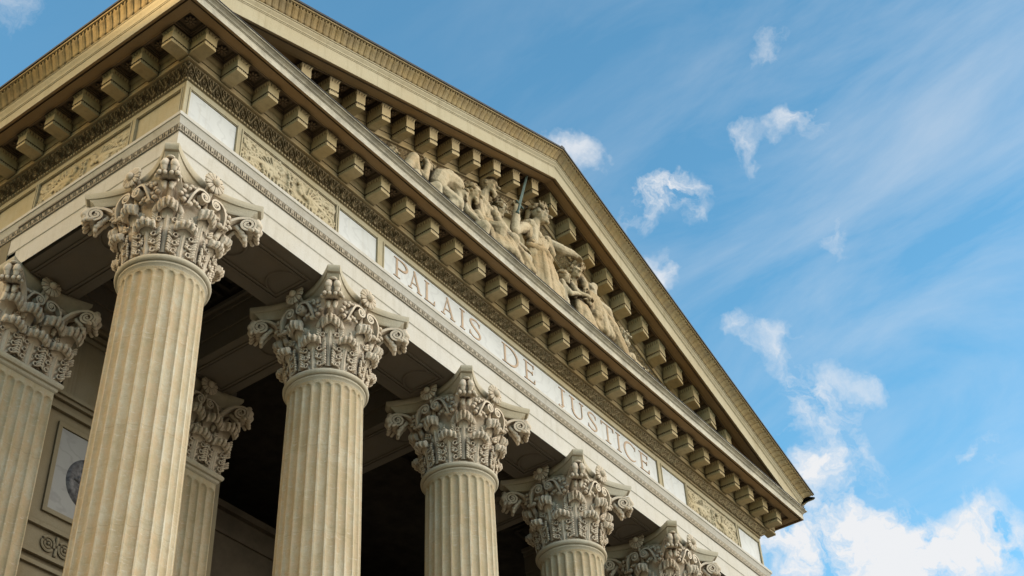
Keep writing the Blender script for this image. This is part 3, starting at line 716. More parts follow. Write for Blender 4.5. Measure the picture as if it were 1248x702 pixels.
# flank corona, mouldings and gutter
def side(prof, name, mat, smooth=False, angle=None, back=YB):
    for s in (0, 1):
        mb = MB(); mb.grid([[((L+o) if s else -o,-o,z),((L+o) if s else -o,back,z)] for o, z in prof]); part(mb, name, mat, None, smooth, angle)
side([(1.353,2.269),(1.356,2.271),(1.356,2.455)], 'corona', M['corona'])
side([(1.356,2.455),(1.366,2.461),(1.366,2.48),(1.374,2.486),(1.374,2.53),(1.39,2.57),(1.405,2.60),(1.405,2.63),(1.415,2.635),(1.415,2.65)], 'corona_moulding', M['corona'], True, 30)
TS0 = tongue_fn(.013)
def TS(u, t):
    h = TS0(u, t) if .12 < t < .86 else 0.
    uu = (u*2) % 1
    if t >= .84: h = .016*(abs(uu-.5) < .30)-.004
    if t <= .13: h = .014*(abs(u-.5) < .32)-.004
    return h
SIMA = [(1.405,2.65),(1.425,2.672),(1.455,2.715),(1.50,2.76),(1.55,2.795),(1.575,2.815),(1.60,2.82),(1.603,2.855)]
def sima_pt(t):
    n = 5; x = t*n; i = min(n-1, int(x)); f = x-i; a = SIMA[i]; b = SIMA[i+1]; return (a[0]+(b[0]-a[0])*f, a[1]+(b[1]-a[1])*f)
NR, CU = 16, 12
def sima_rows(place, n):
    P = []
    for j in range(NR+1):
        t = j/NR; o, z = sima_pt(t); row = []
        for i in range(n*CU+1):
            u = (i % CU)/CU; h = TS(u, t); row.append(place(o+h*.65, z-h*.6, i/(n*CU)))
        P.append(row)
    return P
mb = MB(); PER = .150
mb.grid(sima_rows(lambda o, z, s: (-o, -o+s*(YB+o), z), int(13.5/PER)))
mb.grid([[(-o,-o,z),(-o,YB,z)] for o, z in SIMA[5:]])
part(mb, 'gutter', M['sima'], None, True, 65)
mb = MB(); mb.grid([[(L+o,-o,z),(L+o,YB,z)] for o, z in SIMA]); part(mb, 'gutter', M['sima'], None, True, 65)
side([(1.600,2.850),(1.622,2.850),(1.622,2.892),(1.5,2.90),(.6,3.2)], 'lead_flashing', M['lead'])
# ------------------------------------------------------------------ raking cornice (sheared with the slope)
ZA = 5.86                      # nose of the raking corona at the apex
def rk(x, z): return z-SLOPE*abs(x-XM)
def rsweep(mb, prof, xe=None, y_off=0):
    mb.grid([[(-(xe if xe else o), -o, rk(-(xe if xe else o), z)), (XM, -o, z), (L+(xe if xe else o), -o, rk(L+(xe if xe else o), z))] for o, z in prof])
PED = empty('pediment', None, None)
bpy.data.objects.remove(PED)
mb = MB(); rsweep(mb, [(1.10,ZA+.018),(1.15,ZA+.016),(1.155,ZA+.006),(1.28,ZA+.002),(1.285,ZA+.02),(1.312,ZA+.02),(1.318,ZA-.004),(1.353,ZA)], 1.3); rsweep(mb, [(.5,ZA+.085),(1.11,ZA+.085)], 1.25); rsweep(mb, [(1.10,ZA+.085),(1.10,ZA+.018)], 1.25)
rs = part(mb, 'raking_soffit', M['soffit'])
mb = MB(); rsweep(mb, [(1.353,ZA),(1.3575,ZA+.003),(1.3575,ZA+.30)]); part(mb, 'raking_corona', M['corona'])
mb = MB(); rsweep(mb, [(1.3575,ZA+.30),(1.367,ZA+.308),(1.367,ZA+.325),(1.376,ZA+.33),(1.376,ZA+.36),(1.39,ZA+.385),(1.405,ZA+.41),(1.405,ZA+.44),(1.417,ZA+.445),(1.417,ZA+.468)]); part(mb, 'raking_moulding', M['corona'], None, True, 30)
dz = ZA+.465-2.65
mb = MB(); n = int(10.2/PER)
for sg in (-1, 1):
    def place(o, z, s, sg=sg):
        x = XM+sg*(1-s)*(XM+o); return (x, -o, rk(x, z+dz))
    mb.grid(sima_rows(place, n))
rsweep(mb, [(o, z+dz) for o, z in SIMA[5:]]); part(mb, 'raking_gutter', M['sima'], None, True, 65)
mb = MB(); rsweep(mb, [(1.598,2.850+dz),(1.622,2.850+dz),(1.622,2.892+dz),(1.45,2.91+dz),(.3,3.0+dz)])
mb.box(XM-.05,XM+.05,-1.615,-1.5,2.86+dz,2.93+dz); part(mb, 'lead_flashing', M['lead'])
# tympanum
YT = -.42
mb = MB(); mb.add([(-.6,YT,2.5),(L+.6,YT,2.5),(XM,YT,ZA+.15)], [(0,1,2)]); part(mb, 'tympanum', M['tymp'])
mb = MB(); OT = .60
zb0 = ZA-.37
def rstrip(mb, o0, z0, o1, z1, fn, period, rows=8, cols=12):
    n = int((XM-.2)/period)
    for sg in (-1, 1):
        P = []
        for j in range(rows+1):
            t = j/rows; row = []
            for i in range(n*cols+1):
                u = (i % cols)/cols; h = fn(u, t); o = o0+(o1-o0)*t+h; x = XM+sg*(i/(n*cols))*(XM-.2); row.append((x, -o, rk(x, z0+(z1-z0)*t)))
            P.append(row)
        mb.grid(P)
ZR = 5.49
rstrip(mb, .565, ZR-.205, .69, ZR-.035, scroll_fn(.042), .27, 10, 20); rstrip(mb, .55, ZR-.27, .55, ZR-.225, bead_fn(.02), .065, 4, 6); rstrip(mb, .565, ZR-.205, .69, ZR-.035, lambda u, t: -.010, 1.2, 1, 1)
part(mb, 'raking_leaf_moulding', M['ornament'], None, True, 70)
mb = MB(); rsweep(mb, [(-YT,ZR-.30),(.54,ZR-.295),(.54,ZR-.27)], -.2); rsweep(mb, [(.68,ZR-.034),(.72,ZR-.03),(.72,ZR+.02),(.705,ZR+.025),(.705,ZR+.12),(.69,ZR+.125),(.69,ZR+.15),(.705,ZR+.155),(.705,ZR+.36)], -.2); rsweep(mb, [(.705,ZR+.30),(.725,ZR+.32),(.74,ZR+.36),(.74,ZR+.46)], -.2)
part(mb, 'raking_band', M['cornice'], None, True, 35)
def sheared(me, k):
    m2 = me.copy(); m2.transform(Matrix(((1,0,0,0),(0,1,0,0),(k,0,1,0),(0,0,0,1)))); return m2
RH = .45
RMOD = modillion_mesh(.385, M['modillion']); RL = sheared(RMOD, SLOPE); RR = sheared(RMOD, -SLOPE)
RCL = sheared(COF, SLOPE); RCR = sheared(COF, -SLOPE)
for k in range(2, 24):
    x = k*.64
    xx = x
    if abs(xx-XM) < .1:
        link('modillion', RMOD, CH, Vector((xx, -.71, rk(xx, ZA+.005)))+CH_OFF)
    else: link('modillion', RL if xx < XM else RR, CH, Vector((xx, -.71, rk(xx, ZA+.015)))+CH_OFF)
    xc = x+.32
    if k < 23: link('coffer', RCL if xc < XM else RCR, rs, (xc, -.925, rk(xc, ZA+.015)))
# attic box, roof behind
mb = MB(); mb.add([(-1.5,YT+.3,2.86),(L+1.5,YT+.3,2.86),(XM,YT+.3,ZA+.62),(-1.5,YB,2.86),(L+1.5,YB,2.86),(XM,YB,ZA+.62)], [(0,2,5,3),(1,4,5,2),(3,5,4)]); part(mb, 'roof', M['roof'])
# ------------------------------------------------------------------ porch: beams, ceiling, walls
mb = MB()
for i in range(6):
    x = i*S
    mb.box(x-.5,x+.5,B+.003,D-.5,.0025,.34); mb.box(x-.53,x+.53,B+.003,D-.5,.34,.70); mb.box(x-.56,x+.56,B+.003,D-.5,.70,.78); mb.box(x-.62,x+.62,B+.003,D-.5,.78,.86)
mb.box(-.56,4.0,D-.5,D-.2,.0015,.345); mb.box(-.56,4.0,D-.53,D-.2,.345,.70); mb.box(-.56,4.0,D-.56,D-.2,.70,.86)
mb.box(-.56,L+.56,B,B+.03,.345,.70); mb.box(-.56,L+.56,B,B+.06,.70,.86)
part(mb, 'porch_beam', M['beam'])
mb = MB()
def frame_soffit(mb, x0, x1, y0, y1, z, w=.035):
    for i, q in enumerate((0, .06)):
        a, b, c, d = x0+q, x1-q, y0+q, y1-q; z0 = z-.022+.006*i
        mb.box(a,b,c,c+w,z0,z+.01); mb.box(a,b,d-w,d,z0,z+.0101); mb.box(a,a+w,c+w,d-w,z0+.001,z+.01); mb.box(b-w,b,c+w,d-w,z0+.001,z+.01)
for i in range(5):
    x0 = i*S+.82; x1 = (i+1)*S-.82; frame_soffit(mb, x0, x1, -.36, .36, 0)
    for cx, sg in ((x0+.12, 1), (x1-.12, -1)):
        mb.tube([(cx+sg*.36*sin(pi*k/14), .36*cos(pi*k/14)*.78, -.006) for k in range(15)], .022, 6)
    frame_soffit(mb, i*S-.36, i*S+.36, .95, D-.62, .0025)
    mb.tube([(i*S+.30*cos(pi*k/14), 1.1+.32*sin(pi*k/14), -.003) for k in range(15)], .022, 6)
part(mb, 'soffit_moulding', M['beam'], None, True, 40)
mb = MB(); mb.grid([[(-.6,-.3,1.02),(L+.6,-.3,1.02)],[(-.6,9,1.02),(L+.6,9,1.02)]])
for i in range(5):
    for jx in range(3):
        for jy in range(2):
            xa = i*S+.66+jx*.66; ya = .75+jy*1.0; w = .06
            mb.box(xa,xa+.56,ya,ya+w,.90,1.015); mb.box(xa,xa+.56,ya+.8,ya+.8+w,.90,1.016); mb.box(xa,xa+w,ya+w,ya+.8,.901,1.017); mb.box(xa+.5,xa+.56,ya+w,ya+.8,.901,1.018)
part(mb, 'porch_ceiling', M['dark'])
YW = 3.02
def hbox(mb, x0, x1, z0, z1, d, y=YW): mb.box(x0, x1, y-d, y+.2, z0, z1)
mb = MB(); mb.box(-.58,4.0,YW,YW+.6,GROUND+1.0,.9)
hbox(mb, .5, 2.7, -1.50,-1.44, .13); hbox(mb, .5, 2.7, -1.56,-1.501, .09); hbox(mb, .5, 2.7, -1.72,-1.66, .06); hbox(mb, .5, 2.7, -1.659,-1.561, .03)
hbox(mb, .5, 2.7, -3.62,-3.56, .06); hbox(mb, .5, 2.7, -4.06,-4.00, .07); hbox(mb, .5, 2.7, -4.2,-4.14, .05); hbox(mb, .5,2.7,-4.55,-4.48,.05)
for x0, x1, z0, z1, dd in [(.84,2.36,-1.95,-1.88,.04),(.84,2.36,-3.36,-3.29,.04),(.84,.91,-3.29,-1.95,.038),(2.29,2.36,-3.29,-1.95,.038)]: hbox(mb, x0, x1, z0, z1, dd)
# blind arch above the ledge
for z0, z1, d, ins in [(-1.44,.0,.10,0),(-1.44,-.12,.06,.1),(-1.44,-.22,.03,.18)]:
    hbox(mb, .72+ins, .80+ins, z0+.001, z1, d); hbox(mb, 2.40-ins, 2.48-ins, z0+.001, z1, d); hbox(mb, .80+ins, 2.40-ins, z1-.08, z1-.001, d)
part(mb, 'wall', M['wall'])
mb = MB(); mb.box(.915,2.285,YW-.015,YW+.05,-3.285,-1.955); mp = part(mb, 'wall_panel', M['marble_grey'])
mb = MB(); pr = [(0,-.045),(.30,-.045),(.36,-.05),(.40,-.03),(.42,0)]
mb.grid([[(1.55+r*cos(2*pi*k/40), YW-.014+y, -2.66+r*sin(2*pi*k/40)) for k in range(40)] for r, y in [(.02,-.045)]+pr[1:]], cv=True)
rnd = random.Random(2)
for k in range(30):
    a = rnd.uniform(0,2*pi); r = rnd.uniform(.02,.27); mb.ball((1.55+r*cos(a), YW-.06, -2.66+r*sin(a)), (rnd.uniform(.02,.06),.03,rnd.uniform(.02,.07)))
mb.build('medallion', M['medal'], mp, True, 50)
mb = MB()
for k in range(6):
    x = .91+k*.28+.14; mb.tube([(x+.105*cos(2*pi*q/20), YW-.012, -3.80+.105*sin(2*pi*q/20)) for q in range(21)], .022, 6); mb.tube([(x+.055*cos(2*pi*q/16), YW-.012, -3.80+.055*sin(2*pi*q/16)) for q in range(17)], .018, 6); mb.ball((x,YW-.02,-3.8), .025)
    for s1 in (-1,1): mb.capsule((x+.14,YW-.01,-3.8+.03*s1), (x+.14,YW-.01,-3.8+.13*s1), .02, .03)
part(mb, 'scroll_band', M['wall'], None, True, 50)
# deep doorway recess
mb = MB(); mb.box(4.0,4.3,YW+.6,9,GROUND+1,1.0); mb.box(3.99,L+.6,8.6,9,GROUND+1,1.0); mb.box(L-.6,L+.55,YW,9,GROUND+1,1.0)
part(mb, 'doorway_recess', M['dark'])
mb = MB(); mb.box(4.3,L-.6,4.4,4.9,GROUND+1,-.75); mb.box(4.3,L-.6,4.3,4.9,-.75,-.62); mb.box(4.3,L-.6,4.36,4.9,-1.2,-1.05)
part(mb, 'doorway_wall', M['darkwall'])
# body of the building behind
mb = MB(); mb.box(-.54,-.30,YW+.62,YB,GROUND+1,.66); mb.box(L+.30,L+.54,YW+.62,YB,GROUND+1,.66); mb.box(-.5,L+.5,YB-.3,YB-.05,GROUND+1,2.6); part(mb, 'side_wall', M['wall'])
mb = MB()
for k in range(6): mb.box(-1.6-.35*(5-k)-.0, L+1.6+.35*(5-k), -1.6-.35*(5-k), 3+.001*k, GROUND+.166*k-.02, GROUND+.166*(k+1))
part(mb, 'steps', M['step'])
# ------------------------------------------------------------------ statues in the pediment
def V3(x, z, y): return Vector((x, y, z))
def head(mb, c, r, yaw=0., pitch=0., beard=False, roll=0.):
    """head with brow, nose, mouth, chin and ears; yaw 0 looks to -Y, positive towards +X"""
    R = Matrix.Rotation(yaw, 3, 'Z') @ Matrix.Rotation(roll, 3, 'Y') @ Matrix.Rotation(pitch, 3, 'X'); c = Vector(c)
    p = lambda x, y, z: c+R @ Vector((x*r, y*r, z*r))
    mb.ball(p(0,.08,.22), (r*.80,r*.95,r*.86), R, 14, 10); mb.ball(p(0,-.18,-.30), (r*.62,r*.68,r*.72), R, 12, 8)
    mb.capsule(p(0,-.84,.12), p(0,-1.14,-.20), .11*r, .17*r, 8); mb.capsule(p(-.42,-.80,.19), p(.42,-.80,.19), .15*r, .15*r, 8)
    for s in (-1, 1):
        mb.ball(p(s*.36,-.66,-.02), (r*.13,r*.12,r*.09), R); mb.ball(p(s*.40,-.60,-.28), (r*.22,r*.2,r*.22), R); mb.ball(p(s*.80,.08,-.02), (r*.10,r*.2,r*.26), R)
    mb.capsule(p(-.18,-.84,-.50), p(.18,-.84,-.50), .07*r, .07*r, 6); mb.capsule(p(-.14,-.82,-.64), p(.14,-.82,-.64), .085*r, .085*r, 6); mb.ball(p(0,-.74,-.90), (r*.25,r*.22,r*.2), R)
    if beard:
        for x, y, z, q in [(0,-.80,-1.02,.30),(-.3,-.62,-.85,.26),(.3,-.62,-.85,.26),(0,-.74,-1.3,.22),(-.18,-.78,-1.1,.2),(.18,-.78,-1.1,.2)]: mb.ball(p(x,y,z), q*r)
    return p
def hair(p, r, mb, rnd, n=40, long=False):
    for k in range(n):
        a = rnd.uniform(0, 2*pi); t = rnd.uniform(-.15, 1) if not long else rnd.uniform(-.5, 1); q = sqrt(max(0, 1-min(1, abs(t))**2))
        y = .15+1.0*q*sin(a)
        if y < -.45 and t < .45: continue
        mb.ball(p(.86*q*cos(a), y*1.0, .22+.86*t), r*rnd.uniform(.16,.26))
def limb(mb, pts, rad):
    for i in range(len(pts)-1): mb.capsule(pts[i], pts[i+1], rad[i], rad[i+1])
def hand(mb, w, d, up=Vector((0,0,1)), r=.065, curl=.3):
    d = Vector(d).normalized(); s = d.cross(up).normalized(); n = s.cross(d); w = Vector(w)
    mb.capsule(w, w+d*r*1.3, r*.85, r*.8)
    for k, l in zip((-1.05,-.35,.35,1.05), (.85,1.05,1.,.75)):
        b = w+d*r*1.7+s*k*r*.62; m = b+(d*cos(curl)-n*sin(curl))*r*l*1.1; e = m+(d*cos(2.2*curl)-n*sin(2.2*curl))*r*l*.9
        mb.capsule(b, m, r*.30, r*.27, 6); mb.capsule(m, e, r*.27, r*.22, 6)
    b = w+d*r*.6+s*-1.0*r*.75; m = b+(d*.7-s*.75).normalized()*r*.9; mb.capsule(b, m, r*.34, r*.28, 6); mb.capsule(m, m+d*r*.7, r*.28, r*.22, 6)
def torso(mb, sh, wa, hp, w, dep, tw=0.):
    """shoulder centre, waist centre, hip centre; w = half shoulder width; front towards -Y turned by tw"""
    sh, wa, hp = Vector(sh), Vector(wa), Vector(hp); ax = (sh-hp).normalized(); r = Matrix.Rotation(tw, 3, 'Z') @ Vector((1,0,0)); r = (r-ax*r.dot(ax)).normalized(); f = ax.cross(r)*-1
    if f.y > 0: f = -f
    for k in (-.8,-.3,.3,.8): mb.capsule(sh+r*w*k*.95-ax*.06, wa+r*w*k*.62, dep*.80, dep*.72); 
    for k in (-.6,0,.6): mb.capsule(wa+r*w*k*.8, hp+r*w*k*.95, dep*.78, dep*.95)
    for s in (-1, 1):
        mb.ball(sh+r*w*s-ax*.02, dep*.72); mb.ball(sh+r*w*s*.42-ax*w*.50+f*dep*.62, (dep*.55,dep*.35,dep*.42)); mb.ball(wa+r*w*s*.18+f*dep*.6+ax*w*.1, dep*.30)
    mb.ball(wa+f*dep*.62-ax*w*.2, dep*.34)
    return r, f, ax
def statue(name, label, body_mb, extra=(), vox=.020, loc=None):
    me = remesh(body_mb, name, M['statue'], min(vox, .016), 0, lambda p: .007*noise.noise(p*14)+.004*noise.noise(p*34))
    o = link(name, me); tag(o, label, 'statue', 'stone figures in the pediment')
    for n, mb, v, mat in extra:
        mat = mat or (M['statue_hair'] if n in ('hair', 'crown') else M['statue_cloth'])
        link(n, remesh(mb, n, mat or M['statue'], min(v, .016), 0, lambda p: .007*noise.noise(p*16)+.005*noise.noise(p*40)) if v else mb.mesh(n, mat or M['statue'], True, 50), o)
    return o
def folds(mb, top, bot, r0, r1, n, rnd, sway=.05):
    """bundle of tapering cloth folds between two polylines"""
    for k in range(n):
        t = k/(n-1); i = t*(len(top)-1); a = int(min(len(top)-2, floor(i))); f = i-a
        p = Vector(top[a]).lerp(Vector(top[a+1]), f); i = t*(len(bot)-1); a = int(min(len(bot)-2, floor(i))); f = i-a; q = Vector(bot[a]).lerp(Vector(bot[a+1]), f)
        m = p.lerp(q, .5)+Vector((rnd.uniform(-sway,sway), rnd.uniform(-sway,0), 0)); mb.capsule(p, m, r0, (r0+r1)/2); mb.capsule(m, q+Vector((0,rnd.uniform(-sway,sway)*.6,0)), (r0+r1)/2, r1)
rnd = random.Random(11)
# --- Justice
mb = MB(); P = head(mb, V3(8.06,5.18,-.86), .21, .75, -.05); mb.capsule(V3(8.0,4.98,-.80), V3(7.96,4.70,-.76), .105, .13)
torso(mb, V3(7.98,4.62,-.78), V3(7.86,4.12,-.82), V3(7.84,3.74,-.82), .30, .19, .3)
limb(mb, [V3(7.68,4.60,-.80), V3(7.25,4.24,-.92), V3(6.98,3.92,-.98)], [.135,.12,.10]); limb(mb, [V3(6.98,3.92,-.98), V3(7.03,4.28,-1.0), V3(7.07,4.56,-1.0)], [.10,.09,.07]); hand(mb, V3(7.07,4.56,-1.), (0.05,-.1,1), Vector((0,-1,0)), .07, 1.0)
limb(mb, [V3(8.28,4.62,-.82), V3(8.56,4.56,-.98), V3(8.88,4.62,-1.06)], [.13,.115,.075]); hand(mb, V3(8.88,4.62,-1.06), (1,-.15,-.05), Vector((0,0,1)), .075, .25)
limb(mb, [V3(7.75,3.7,-.86), V3(7.72,3.2,-.98), V3(7.7,2.72,-.9)], [.20,.17,.14]); limb(mb, [V3(8.0,3.7,-.86), V3(8.12,3.2,-1.05), V3(8.15,2.72,-.95)], [.20,.17,.14])
hr = MB(); hair(P, .21, hr, rnd, 60); hr.capsule(P(-.2,1.,.1), P(-.1,1.2,-.5), .08, .05)
cw = MB()
for k in range(9):
    a = pi*(.05+.9*k/8)*1.0+pi; q = P(.80*cos(a), .05+.85*sin(a), .62); q2 = P(.88*cos(a), .05+.95*sin(a), 1.12); cw.capsule(q, q2, .035, .018, 6)
    a2 = pi*(.05+.9*min(8,k+1)/8)+pi; cw.capsule(q, P(.80*cos(a2), .05+.85*sin(a2), .62), .04, .04, 6)
sk = MB(); folds(sk, [V3(7.62,4.08,-.86),V3(7.8,4.06,-1.02),V3(8.06,4.1,-.95),V3(8.1,4.1,-.78)], [V3(7.42,2.72,-.95),V3(7.7,2.7,-1.16),V3(8.1,2.7,-1.15),V3(8.75,2.74,-1.0)], .075, .105, 16, rnd, .05)
folds(sk, [V3(8.02,3.95,-.85),V3(8.12,3.9,-.75)], [V3(8.45,2.85,-1.0),V3(8.85,2.8,-.85)], .09, .13, 8, rnd, .05)
sk.ball(V3(8.14,3.12,-1.08), (.2,.16,.26)); limb(sk, [V3(7.58,4.0,-.92), V3(7.86,3.92,-1.06), V3(8.12,3.98,-.98)], [.09,.10,.09])
bl = MB()
for k in range(7):
    bl.capsule(V3(7.74+.08*k,4.58-.03*abs(k-3),-.90), V3(7.68+.055*k,4.10,-.95), .055, .05)
bl.capsule(V3(7.66,4.62,-.82), V3(7.62,4.3,-.86), .15, .10); bl.capsule(V3(8.28,4.62,-.83), V3(8.36,4.36,-.88), .15, .10); bl.capsule(V3(7.64,4.14,-.92), V3(8.06,4.16,-.93), .075, .075)
just = statue('justice_statue', 'tallest figure, crowned woman in draped gown raising a sword and stretching out one arm', mb, [('hair', hr, .022, None), ('crown', cw, .016, None), ('skirt', sk, .022, None), ('bodice', bl, .020, None)])
sw = MB(); a = V3(7.06,4.52,-1.06); b = V3(7.50,5.90,-1.06); d = (b-a).normalized(); s = Vector((d.z, 0, -d.x))
rows = []
for t, w in [(0.12,.036),(.9,.028),(1.0,.004)]: p = a.lerp(b, t); rows.append([p+s*w, p+Vector((0,-.014,0)), p-s*w, p+Vector((0,.014,0))])
sw.grid(rows, cv=True); sw.capsule(a-d*.12, a+d*.12, .03, .03); sw.capsule(a+d*.14-s*.10, a+d*.14+s*.10, .020, .020); sw.ball(a-d*.15, .045)
tag(sw.build('sword', M['bronze'], None, True, 40), 'green bronze sword held upright by the crowned woman', 'sword')
# --- S0: far left, seated figure, mostly the raised knee
mb = MB(); P = head(mb, V3(3.78,3.62,-.66), .15, .3, .1); torso(mb, V3(3.80,3.36,-.66), V3(3.76,3.08,-.70), V3(3.74,2.86,-.72), .21, .14)
limb(mb, [V3(3.82,2.88,-.80), V3(4.14,3.66,-.88), V3(4.26,2.95,-.9), V3(4.3,2.74,-.96)], [.15,.115,.085,.07]); limb(mb, [V3(3.7,2.85,-.8), V3(4.05,3.1,-1.0), V3(4.1,2.75,-1.0)], [.15,.12,.08]); limb(mb, [V3(3.98,3.34,-.72), V3(4.1,3.1,-.86), V3(4.2,3.3,-.9)], [.08,.07,.055]); hand(mb, V3(4.2,3.3,-.9), (0,.1,1))
hr = MB(); hair(P, .15, hr, rnd, 34)
statue('seated_figure', 'small seated nude figure at the left tip of the group with one knee raised', mb, [('hair', hr, .02, None)])
# --- S1: head in hand
mb = MB(); P = head(mb, V3(4.56,3.74,-.80), .165, .5, .75); torso(mb, V3(4.42,3.54,-.72), V3(4.34,3.20,-.76), V3(4.30,2.9,-.78), .22, .145, .2)
limb(mb, [V3(4.24,3.56,-.80), V3(4.30,3.22,-1.0), V3(4.42,3.66,-.98), V3(4.46,3.80,-.92)], [.09,.08,.06,.055]); hand(mb, V3(4.46,3.80,-.92), (.4,.3,.8), Vector((0,-1,0)), .06, .5)
limb(mb, [V3(4.6,3.5,-.8), V3(4.7,3.2,-.95), V3(4.6,3.0,-1.)], [.09,.08,.06]); hand(mb, V3(4.6,3.,-1.), (-.4,-.2,-.5)); limb(mb, [V3(4.25,2.9,-.85), V3(4.5,3.1,-1.1), V3(4.6,2.75,-1.05)], [.14,.11,.08])
hr = MB(); hair(P, .165, hr, rnd, 44)
statue('mourning_figure', 'bearded figure bowing his curly head into one raised hand, left of the arched back', mb, [('hair', hr, .02, None)])
# --- S2: crouching, arched back
mb = MB(); P = head(mb, V3(5.33,3.60,-.98), .16, .5, .7)
bk = [V3(4.66,3.40,-.80), V3(4.78,3.66,-.80), V3(4.98,3.80,-.80), V3(5.18,3.78,-.82), V3(5.30,3.66,-.84)]
for dy in (-.14, -.02, .12): limb(mb, [p+Vector((0,dy,-abs(dy)*.3)) for p in bk], [.19,.19,.20,.19,.13])
mb.capsule(V3(5.28,3.68,-.88), V3(5.34,3.62,-.94), .10, .10)
limb(mb, [V3(5.22,3.66,-.96), V3(5.24,3.36,-1.02), V3(5.20,3.02,-1.06)], [.11,.085,.06]); hand(mb, V3(5.20,3.02,-1.06), (0,-.1,-1)); limb(mb, [V3(5.3,3.6,-.75), V3(5.42,3.3,-.8), V3(5.4,2.9,-.9)], [.11,.085,.06]); hand(mb, V3(5.4,2.9,-.9), (0,-.1,-1))
limb(mb, [V3(4.68,3.36,-.9), V3(5.02,3.08,-1.12), V3(4.72,2.80,-1.05)], [.19,.145,.09]); limb(mb, [V3(4.64,3.36,-.74), V3(4.96,3.0,-.95), V3(4.6,2.78,-.9)], [.19,.15,.1]); limb(mb, [V3(4.72,2.8,-1.05), V3(4.9,2.72,-1.08)], [.08,.06])
hr = MB(); hair(P, .16, hr, rnd, 40)
statue('crouching_figure', 'crouching nude man with a broad arched back and one arm hanging down', mb, [('hair', hr, .02, None)])
# --- S3/S4
mb = MB(); P = head(mb, V3(5.60,4.20,-.70), .155, 1.0, .25); torso(mb, V3(5.50,3.92,-.62), V3(5.46,3.5,-.66), V3(5.44,3.1,-.7), .22, .14, .3); mb.capsule(V3(5.57,4.06,-.66), V3(5.53,3.9,-.62), .08, .1); limb(mb, [V3(5.44,3.1,-.7), V3(5.5,2.72,-.8)], [.2,.2]); limb(mb, [V3(5.35,3.9,-.7), V3(5.36,3.5,-.78), V3(5.5,3.3,-.9)], [.09,.08,.06]); hand(mb, V3(5.5,3.3,-.9), (1,-.2,.1))
hr = MB(); hair(P, .155, hr, rnd, 50)
statue('curly_haired_figure', 'curly haired head looking right from behind the bearded old man', mb, [('hair', hr, .02, None)])
mb = MB(); P = head(mb, V3(5.80,4.05,-.90), .175, .7, .3, True); mb.capsule(V3(5.75,3.88,-.84), V3(5.70,3.72,-.8), .09, .11); torso(mb, V3(5.68,3.62,-.82), V3(5.66,3.22,-.88), V3(5.64,2.9,-.9), .27, .17, .15)
limb(mb, [V3(5.44,3.64,-.9), V3(5.42,3.28,-1.02), V3(5.62,3.12,-1.12)], [.10,.085,.06]); hand(mb, V3(5.62,3.12,-1.12), (1,-.2,.1)); limb(mb, [V3(5.92,3.62,-.9), V3(5.98,3.26,-1.04), V3(5.86,3.08,-1.12)], [.10,.085,.06]); hand(mb, V3(5.86,3.08,-1.12), (-1,-.2,.1)); limb(mb, [V3(5.6,2.9,-.95), V3(5.7,2.98,-1.2), V3(5.75,2.72,-1.15)], [.16,.13,.09])
hr = MB(); hair(P, .175, hr, rnd, 44)
statue('bearded_figure', 'bearded old man with bare muscular chest, left of the tall bald man', mb, [('hair', hr, .02, None)])
# --- S5: seated bald man
mb = MB(); P = head(mb, V3(6.44,4.78,-.80), .195, .55, .15, True); mb.capsule(V3(6.40,4.60,-.76), V3(6.34,4.36,-.72), .10, .13); torso(mb, V3(6.28,4.28,-.74), V3(6.22,3.76,-.80), V3(6.20,3.40,-.82), .32, .19, .1)
limb(mb, [V3(5.99,4.28,-.74), V3(5.92,3.88,-.68), V3(5.9,3.5,-.7)], [.13,.10,.08]); hand(mb, V3(5.9,3.5,-.7), (0,-.1,-1)); limb(mb, [V3(6.58,4.24,-.78), V3(6.62,3.80,-.88), V3(6.52,3.42,-1.0)], [.13,.105,.075]); hand(mb, V3(6.52,3.42,-1.0), (-.3,-.3,-1)); limb(mb, [V3(6.1,3.38,-.92), V3(6.16,3.24,-1.22), V3(6.2,2.72,-1.15)], [.19,.15,.10]); limb(mb, [V3(6.34,3.38,-.92), V3(6.5,3.2,-1.24), V3(6.5,2.72,-1.15)], [.19,.15,.10])
dr = MB(); folds(dr, [V3(6.0,3.5,-.98),V3(6.3,3.42,-1.12),V3(6.62,3.45,-.95)], [V3(5.98,2.74,-1.2),V3(6.4,2.72,-1.34),V3(6.85,2.74,-1.15)], .085, .11, 10, rnd, .06)
statue('bald_man_statue', 'tall bald man seated upright with bare chest and draped knees', mb, [('drapery', dr, .022, None)])
# --- S6: woman turned towards Justice
mb = MB(); P = head(mb, V3(6.74,4.42,-.82), .165, .75, .4); mb.capsule(V3(6.72,4.26,-.8), V3(6.70,4.12,-.78), .08, .10); torso(mb, V3(6.70,4.04,-.78), V3(6.70,3.66,-.84), V3(6.72,3.36,-.86), .23, .15, .5)
limb(mb, [V3(6.54,4.02,-.86), V3(6.60,3.62,-1.04), V3(6.90,3.46,-1.1), V3(7.0,3.46,-1.12)], [.105,.09,.07,.055]); hand(mb, V3(7.0,3.46,-1.12), (1,-.1,-.2)); limb(mb, [V3(6.9,4.0,-.8), V3(7.0,3.64,-.9), V3(7.1,3.5,-1.0)], [.10,.085,.06]); hand(mb, V3(7.1,3.5,-1.0), (1,-.1,-.2))
limb(mb, [V3(6.72,3.3,-.9), V3(7.0,3.12,-1.15), V3(7.0,2.72,-1.1)], [.18,.15,.1])
dr = MB(); folds(dr, [V3(6.55,3.5,-.96),V3(6.8,3.4,-1.08),V3(7.1,3.32,-1.05)], [V3(6.62,2.74,-1.1),V3(6.95,2.72,-1.28),V3(7.35,2.74,-1.1)], .08, .11, 9, rnd, .06)
bk_ = MB(); bk_.box(7.0,7.3,-1.2,-1.0,3.38,3.45)
hr = MB(); hair(P, .165, hr, rnd, 60, True)
